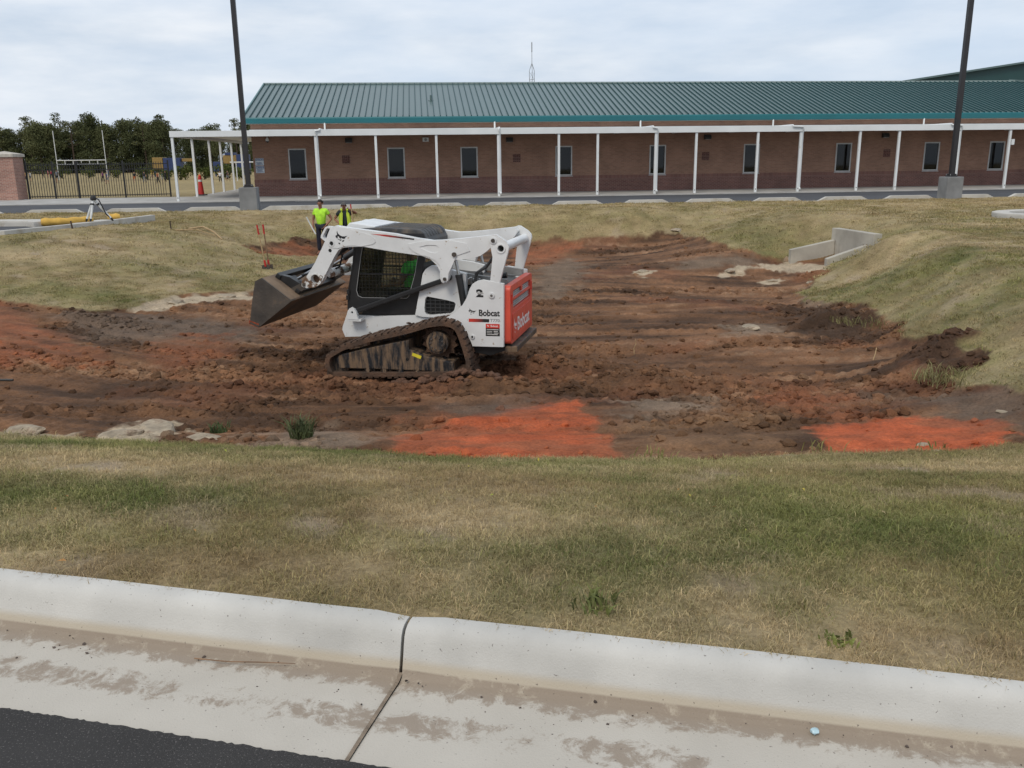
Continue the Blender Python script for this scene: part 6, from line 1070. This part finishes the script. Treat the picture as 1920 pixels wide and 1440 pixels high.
def person(loc, rz, label, J, h=1.75, skin='skin', shirt='lime', pants='denim', sleeve=.55, hair='hair', cap=None, vest=False, shorts=False, detail=True, group=None, hat_brim=False):
    """J: joints elbow_r, hand_r, elbow_l, hand_l, knee_r, foot_r, ... in a 1.75 m figure facing -y (r = the figure's right, -x)"""
    k = h/1.75; P = empty('person', loc, rz, label, 'person', group); P.scale = (k, k, k)
    D = dict(pel=(0, 0, .95), wst=(0, 0, 1.08), chs=(0, 0, 1.30), nck=(0, .0, 1.47), jaw=(0, -.025, 1.555), skl=(0, -.01, 1.645), top=(0, .0, 1.715), sr=(-.18, 0, 1.40), sl=(.18, 0, 1.40), er=(-.25, .02, 1.13), el=(.25, .02, 1.13), hr=(-.27, -.05, .88), hl=(.27, -.05, .88),
             pr=(-.095, 0, .90), pl=(.095, 0, .90), kr=(-.11, -.02, .50), kl=(.11, -.02, .50), ar=(-.12, .03, .09), al=(.12, .03, .09), tr=(-.14, -.14, .035), tl=(.14, -.14, .035)); D.update(J)
    names = ['pel', 'wst', 'chs', 'nck', 'jaw', 'skl', 'top', 'sr', 'er', 'hr', 'sl', 'el', 'hl', 'pr', 'kr', 'ar', 'tr', 'pl', 'kl', 'al', 'tl']
    R = dict(pel=(.115, .085), wst=(.11, .08), chs=(.115, .08), nck=(.055, .055), jaw=(.066, .072), skl=(.078, .092), top=(.05, .055), sr=(.062, .06), sl=(.062, .06), er=(.042, .042), el=(.042, .042), hr=(.028, .028), hl=(.028, .028), pr=(.09, .09), pl=(.09, .09), kr=(.06, .06), kl=(.06, .06), ar=(.042, .042), al=(.042, .042), tr=(.035, .03), tl=(.035, .03))
    nodes = [(*D[n_], *R[n_]) for n_ in names]; I = {n_: i for i, n_ in enumerate(names)}
    ed = [('pel', 'wst'), ('wst', 'chs'), ('chs', 'nck'), ('nck', 'jaw'), ('jaw', 'skl'), ('skl', 'top'), ('chs', 'sr'), ('sr', 'er'), ('er', 'hr'), ('chs', 'sl'), ('sl', 'el'), ('el', 'hl'), ('pel', 'pr'), ('pr', 'kr'), ('kr', 'ar'), ('ar', 'tr'), ('pel', 'pl'), ('pl', 'kl'), ('kl', 'al'), ('al', 'tl')]
    edges = [(I[a], I[b_]) for a, b_ in ed]
    if detail:
        nodes.append((D['skl'][0]*.6+D['jaw'][0]*.4, D['skl'][1]-.112, D['skl'][2]-.045, .011, .016)); edges.append((I['skl'], len(nodes)-1))       # nose
        for s_, hn, en in ((-1, 'hr', 'er'), (1, 'hl', 'el')):
            hv, ev = Vector(D[hn]), Vector(D[en]); d = (hv-ev).normalized(); x_ = Vector((0, 1, 0)).cross(d); x_ = x_.normalized() if x_.length > .1 else Vector((1, 0, 0)); y_ = d.cross(x_)
            pm = hv+d*.075; nodes.append((*pm, .036, .018)); pi = len(nodes)-1; edges.append((I[hn], pi))
            for j, (o_, ln) in enumerate(((-.028, .065), (-.009, .078), (.010, .072), (.029, .055))):
                b0 = pm+y_*o_+d*.025; b1 = b0+d*ln*.55+x_*.012; b2 = b0+d*ln*.8+x_*.035; n0 = len(nodes); nodes += [(*b0, .009, .009), (*b1, .0085, .0085), (*b2, .007, .007)]; edges += [(pi, n0), (n0, n0+1), (n0+1, n0+2)]
            t0 = hv+d*.035-y_*.035; t1 = t0+d*.045-y_*.02; n0 = len(nodes); nodes += [(*t0, .011, .011), (*t1, .009, .009)]; edges += [(pi, n0), (n0, n0+1)]
    skin_obj('body', nodes, edges, M[skin], P)
    def mid(a, b_, t): return tuple(np.array(D[a])*(1-t)+np.array(D[b_])*t)
    er_, el_ = mid('sr', 'er', sleeve), mid('sl', 'el', sleeve)
    pe = D['pel']; sn = [(pe[0], pe[1], pe[2]-.07, .158, .125), (*D['wst'], .165, .13), (*D['chs'], .178, .13), (D['nck'][0], D['nck'][1]+.005, D['nck'][2]-.03, .075, .07), (*D['sr'], .078, .076), (*er_, .068, .068), (*D['sl'], .078, .076), (*el_, .068, .068)]
    skin_obj('shirt', sn, [(0, 1), (1, 2), (2, 3), (2, 4), (4, 5), (2, 6), (6, 7)], M[shirt], P)
    lk = .95 if not shorts else .0
    lr, ll = (mid('kr', 'ar', lk), mid('kl', 'al', lk)) if not shorts else (mid('pr', 'kr', .9), mid('pl', 'kl', .9))
    tn = [(pe[0], pe[1], pe[2]+.01, .146, .115), (*D['pr'], .105, .105), (*(D['kr'] if not shorts else mid('pr', 'kr', .6)), .078, .078), (*lr, .068, .068), (*D['pl'], .105, .105), (*(D['kl'] if not shorts else mid('pl', 'kl', .6)), .078, .078), (*ll, .068, .068)]
    skin_obj('trousers' if not shorts else 'shorts', tn, [(0, 1), (1, 2), (2, 3), (0, 4), (4, 5), (5, 6)], M[pants], P)
    for a, t_ in (('ar', 'tr'), ('al', 'tl')):
        A_, T2 = Vector(D[a]), Vector(D[t_]); skin_obj('boot', [(*(A_+Vector((0, 0, .03))), .058, .058), (A_.x, A_.y, max(.05, A_.z-.035), .055, .055), (*T2, .048, .042)], [(0, 1), (1, 2)], M['boot'], P)
    S_, T_2 = Vector(D['skl']), Vector(D['top'])
    hs_ = B(); v_, f_ = None, None
    bm = bmesh.new(); bmesh.ops.create_uvsphere(bm, u_segments=16, v_segments=10, radius=1); c_ = S_+Vector((0, .012, .012))
    hv = [(c_.x+v.co.x*.089, c_.y+v.co.y*.106, c_.z+v.co.z*.10) for v in bm.verts]
    keep = [tuple(v.index for v in f.verts) for f in bm.faces if (f.calc_center_median().z > .28 or (f.calc_center_median().y > .25 and f.calc_center_median().z > -.55))]; bm.free()
    hs_.add(hv, keep)
    if cap: hs_.add([(c_.x+a*.075, c_.y-.085-b_*.085, c_.z+.03-.02*b_) for a, b_ in ((-1, 0), (-.85, .7), (0, 1), (.85, .7), (1, 0))], [(0, 1, 2, 3, 4)])
    hs_.build('cap' if cap else 'hair', M[cap or hair], P, smooth=True)
    if detail:
        for s_ in (-1, 1): B().disc((S_.x+s_*.032, S_.y-.094, S_.z-.012), (0, 1, 0), .010, .012, 10).build('eye', M['hair'], P); B().tube([(S_.x+s_*.082, S_.y+.01, S_.z-.05), (S_.x+s_*.09, S_.y+.015, S_.z+.0)], [.012, .016], 8).build('ear', M[skin], P, smooth=True)
        B().box((S_.x-.026, S_.y-.101, S_.z-.088), (S_.x+.026, S_.y-.09, S_.z-.080)).build('mouth', M['redplastic'] if False else M['boot'], P)
    if vest:
        for s_ in (-1, 1):
            vn = [(s_*.085, -.118, 1.44), (s_*.15, -.12, 1.36), (s_*.165, -.14, 1.15), (s_*.185, -.15, .86), (s_*.09, -.158, .86), (s_*.075, -.142, 1.15), (s_*.055, -.128, 1.36)]
            q = B(); q.add([(a, b_, c) for a, b_, c in vn]+[(a, b_-.008, c) for a, b_, c in vn], [tuple(range(7)), tuple(range(13, 6, -1))]+[(i, (i+1) % 7, 7+(i+1) % 7, 7+i) for i in range(7)]); q.build('vest_front', M['vest'], P)
            q = B(); q.add([(s_*.16, -.12, 1.36), (s_*.20, .0, 1.30), (s_*.21, .0, .88), (s_*.185, -.15, .86), (s_*.165, -.14, 1.15)], [(0, 1, 2, 3, 4)]); q.build('vest_side', M['vest'], P)
            B().tube([(s_*.085, -.115, 1.44), (s_*.10, -.03, 1.50), (s_*.09, .09, 1.44)], [.03, .035, .03], 8).build('vest_strap', M['vest'], P, smooth=True)
        B().add([(-.19, .118, 1.40), (.19, .118, 1.40), (.2, .135, .88), (-.2, .135, .88)], [(0, 1, 2, 3)]).build('vest_back', M['vest'], P)
    return P
z1 = float(zat(-5.9, 27.5)); z2 = float(zat(-5.15, 27.5))
m1 = person((-5.85, 27.5, z1), -.12, 'man in lime T-shirt and dark jeans holding a white pipe beside the red clay strip', dict(er=(-.27, .03, 1.10), hr=(-.25, -.06, .86), el=(.33, .06, 1.13), hl=(.17, -.10, .92), jaw=(.01, -.03, 1.545), skl=(.01, -.025, 1.635)), h=1.70)
m2 = person((-5.12, 27.55, z2), .15, 'man in grey cap, dark shirt and open yellow green vest holding a wooden handle', dict(er=(-.34, .05, 1.17), hr=(-.15, -.10, 1.0), el=(.40, -.02, 1.36), hl=(.21, -.17, 1.47), jaw=(-.01, -.05, 1.53), skl=(-.015, -.045, 1.62), top=(-.015, -.04, 1.69)), h=1.63, shirt='darkshirt', cap='capgrey', vest=True)
def local_stick(P, name, pts, rad, m_, label, cat):
    o = B().tube([tuple(P.matrix_basis @ Vector(p)) for p in pts], rad, 8).build(name, m_, smooth=True); return tag(o, label, cat) if label else o
bpy.context.view_layer.update()
local_stick(m1, 'pipe', [(-.44, -.10, 1.20), (-.25, -.13, .83), (-.15, -.15, .66)], .022, M['triwhite'], 'short white pipe held by the man in the lime shirt', 'pipe')
S = empty('shovel', (0, 0, 0), 0, 'long handled shovel held upright by the man in the vest', 'shovel')
S_h = local_stick(m2, 'handle', [(.22, -.25, 1.62), (.30, -.26, .9), (.36, -.26, .0)], .017, M['wood'], None, None); S_h.parent = S
gq = B().tube([tuple(m2.matrix_basis @ Vector(p)) for p in ((.216, -.25, 1.66), (.232, -.25, 1.52))], .02, 8).build('grip', M['redplastic'], None, smooth=True); gq.parent = S
bl2 = B().prism([(-.10, .16), (.10, .16), (.105, .0), (.05, -.12), (-.05, -.12), (-.105, 0)], -.004, .004).build('blade', M['bucket'], S); bl2.location = m2.matrix_basis @ Vector((.36, -.26, .05))
op = person((0, 0, 0), 0, 'loader operator in bright green shirt seated in the cab', dict(pel=(0, .0, .95), er=(-.25, -.08, 1.14), hr=(-.26, -.33, 1.10), el=(.25, -.08, 1.14), hl=(.26, -.33, 1.10), kr=(-.13, -.42, .98), kl=(.13, -.42, .98), ar=(-.13, -.52, .58), al=(.13, -.52, .58), tr=(-.14, -.68, .53), tl=(.14, -.68, .53)), h=1.62, shirt='greenshirt')
oq = ldr.matrix_basis @ Vector((.26, -.03, .14)); op.location = oq; op.rotation_euler = (0, 0, math.pi-0.2182+math.pi/2)
# children on the field
cols = dict(yellow=(.55, .33, .03), black=(.015, .015, .018), white=(.62, .62, .62), red=(.30, .03, .06), blue=(.03, .07, .20), purple=(.12, .02, .12), teal=(.01, .16, .14), grey=(.18, .19, .21), orange=(.5, .13, .03), pink=(.45, .12, .16))
for k_, c_ in cols.items(): M['kid_'+k_] = mat(k_+'_cloth', c_, .9)
KIDS = [(-76.3, 140.9, 1.3, 'black', 'black', 'stand', 'child in black beside the fence pillar end'), (-64.1, 119.2, 1.3, 'yellow', 'black', 'walk', 'child in yellow top and black trousers'), (-65.3, 122.6, 1.3, 'white', 'grey', 'stand', 'child in white top next to the yellow one'), (-77.2, 149.0, 1.3, 'black', 'black', 'walk', 'child in black next to a fence post'), (-79.0, 154.2, 1.3, 'pink', 'red', 'stand', 'child in pink top and red trousers'), (-72.6, 142.7, 1.3, 'red', 'black', 'walk', 'child in red top and black trousers'), (-55.4, 110.2, 1.6, 'grey', 'black', 'stand', 'adult in grey top and black trousers below the goal upright'), (-51.2, 113.3, 1.3, 'purple', 'black', 'walk', 'child in purple top under the goal post'), (-45.4, 101.4, 1.3, 'blue', 'grey', 'walk', 'child in blue top and grey trousers under the goal post'), (-65.2, 146.5, 1.3, 'blue', 'blue', 'stand', 'child dressed all in blue behind the goal'), (-43.8, 105.1, 1.3, 'black', 'orange', 'walk', 'child in black top and orange shorts'), (-42.4, 104.5, 1.3, 'black', 'grey', 'walk', 'child in black top and grey shorts'), (-56.1, 141.4, 1.3, 'yellow', 'yellow', 'stand', 'child dressed all in yellow'), (-39.5, 101.0, 1.3, 'orange', 'black', 'walk', 'child in orange top and black trousers'), (-38.9, 100.8, 1.3, 'teal', 'white', 'stand', 'child in teal top and white trousers'), (-41.7, 109.0, 1.3, 'black', 'black', 'walk', 'child in black by the last fence post'), (-32.9, 105.0, 1.3, 'black', 'grey', 'run', 'running child in black top behind the canopy posts'), (-32.2, 100.1, 1.3, 'white', 'black', 'run', 'running child in white top behind a canopy post')]
for i, (x_, y_, h_, sh_, pt_, pose, lb_) in enumerate(KIDS):
    r = random.Random(i)
    Jd = {} if pose == 'stand' else dict(kr=(-.11, -.22, .55), ar=(-.12, -.05, .22), tr=(-.13, -.2, .2), kl=(.11, .08, .50), al=(.12, .35, .22), tl=(.13, .28, .10), er=(-.26, .14, 1.16), hr=(-.2, -.1, 1.0), el=(.26, -.12, 1.16), hl=(.16, -.3, 1.2)) if pose == 'run' else dict(kr=(-.11, -.12, .5), ar=(-.12, -.14, .09), tr=(-.13, -.3, .04), kl=(.11, .06, .50), al=(.12, .22, .12), tl=(.13, .08, .05))
    person((x_, y_, FZ), r.uniform(-1.5, 1.5), lb_, Jd, h=h_, skin='skinlight' if i % 3 else 'skin', shirt='kid_'+sh_, pants='kid_'+pt_, shorts=(i % 2 == 0), detail=False, group='children on the field')
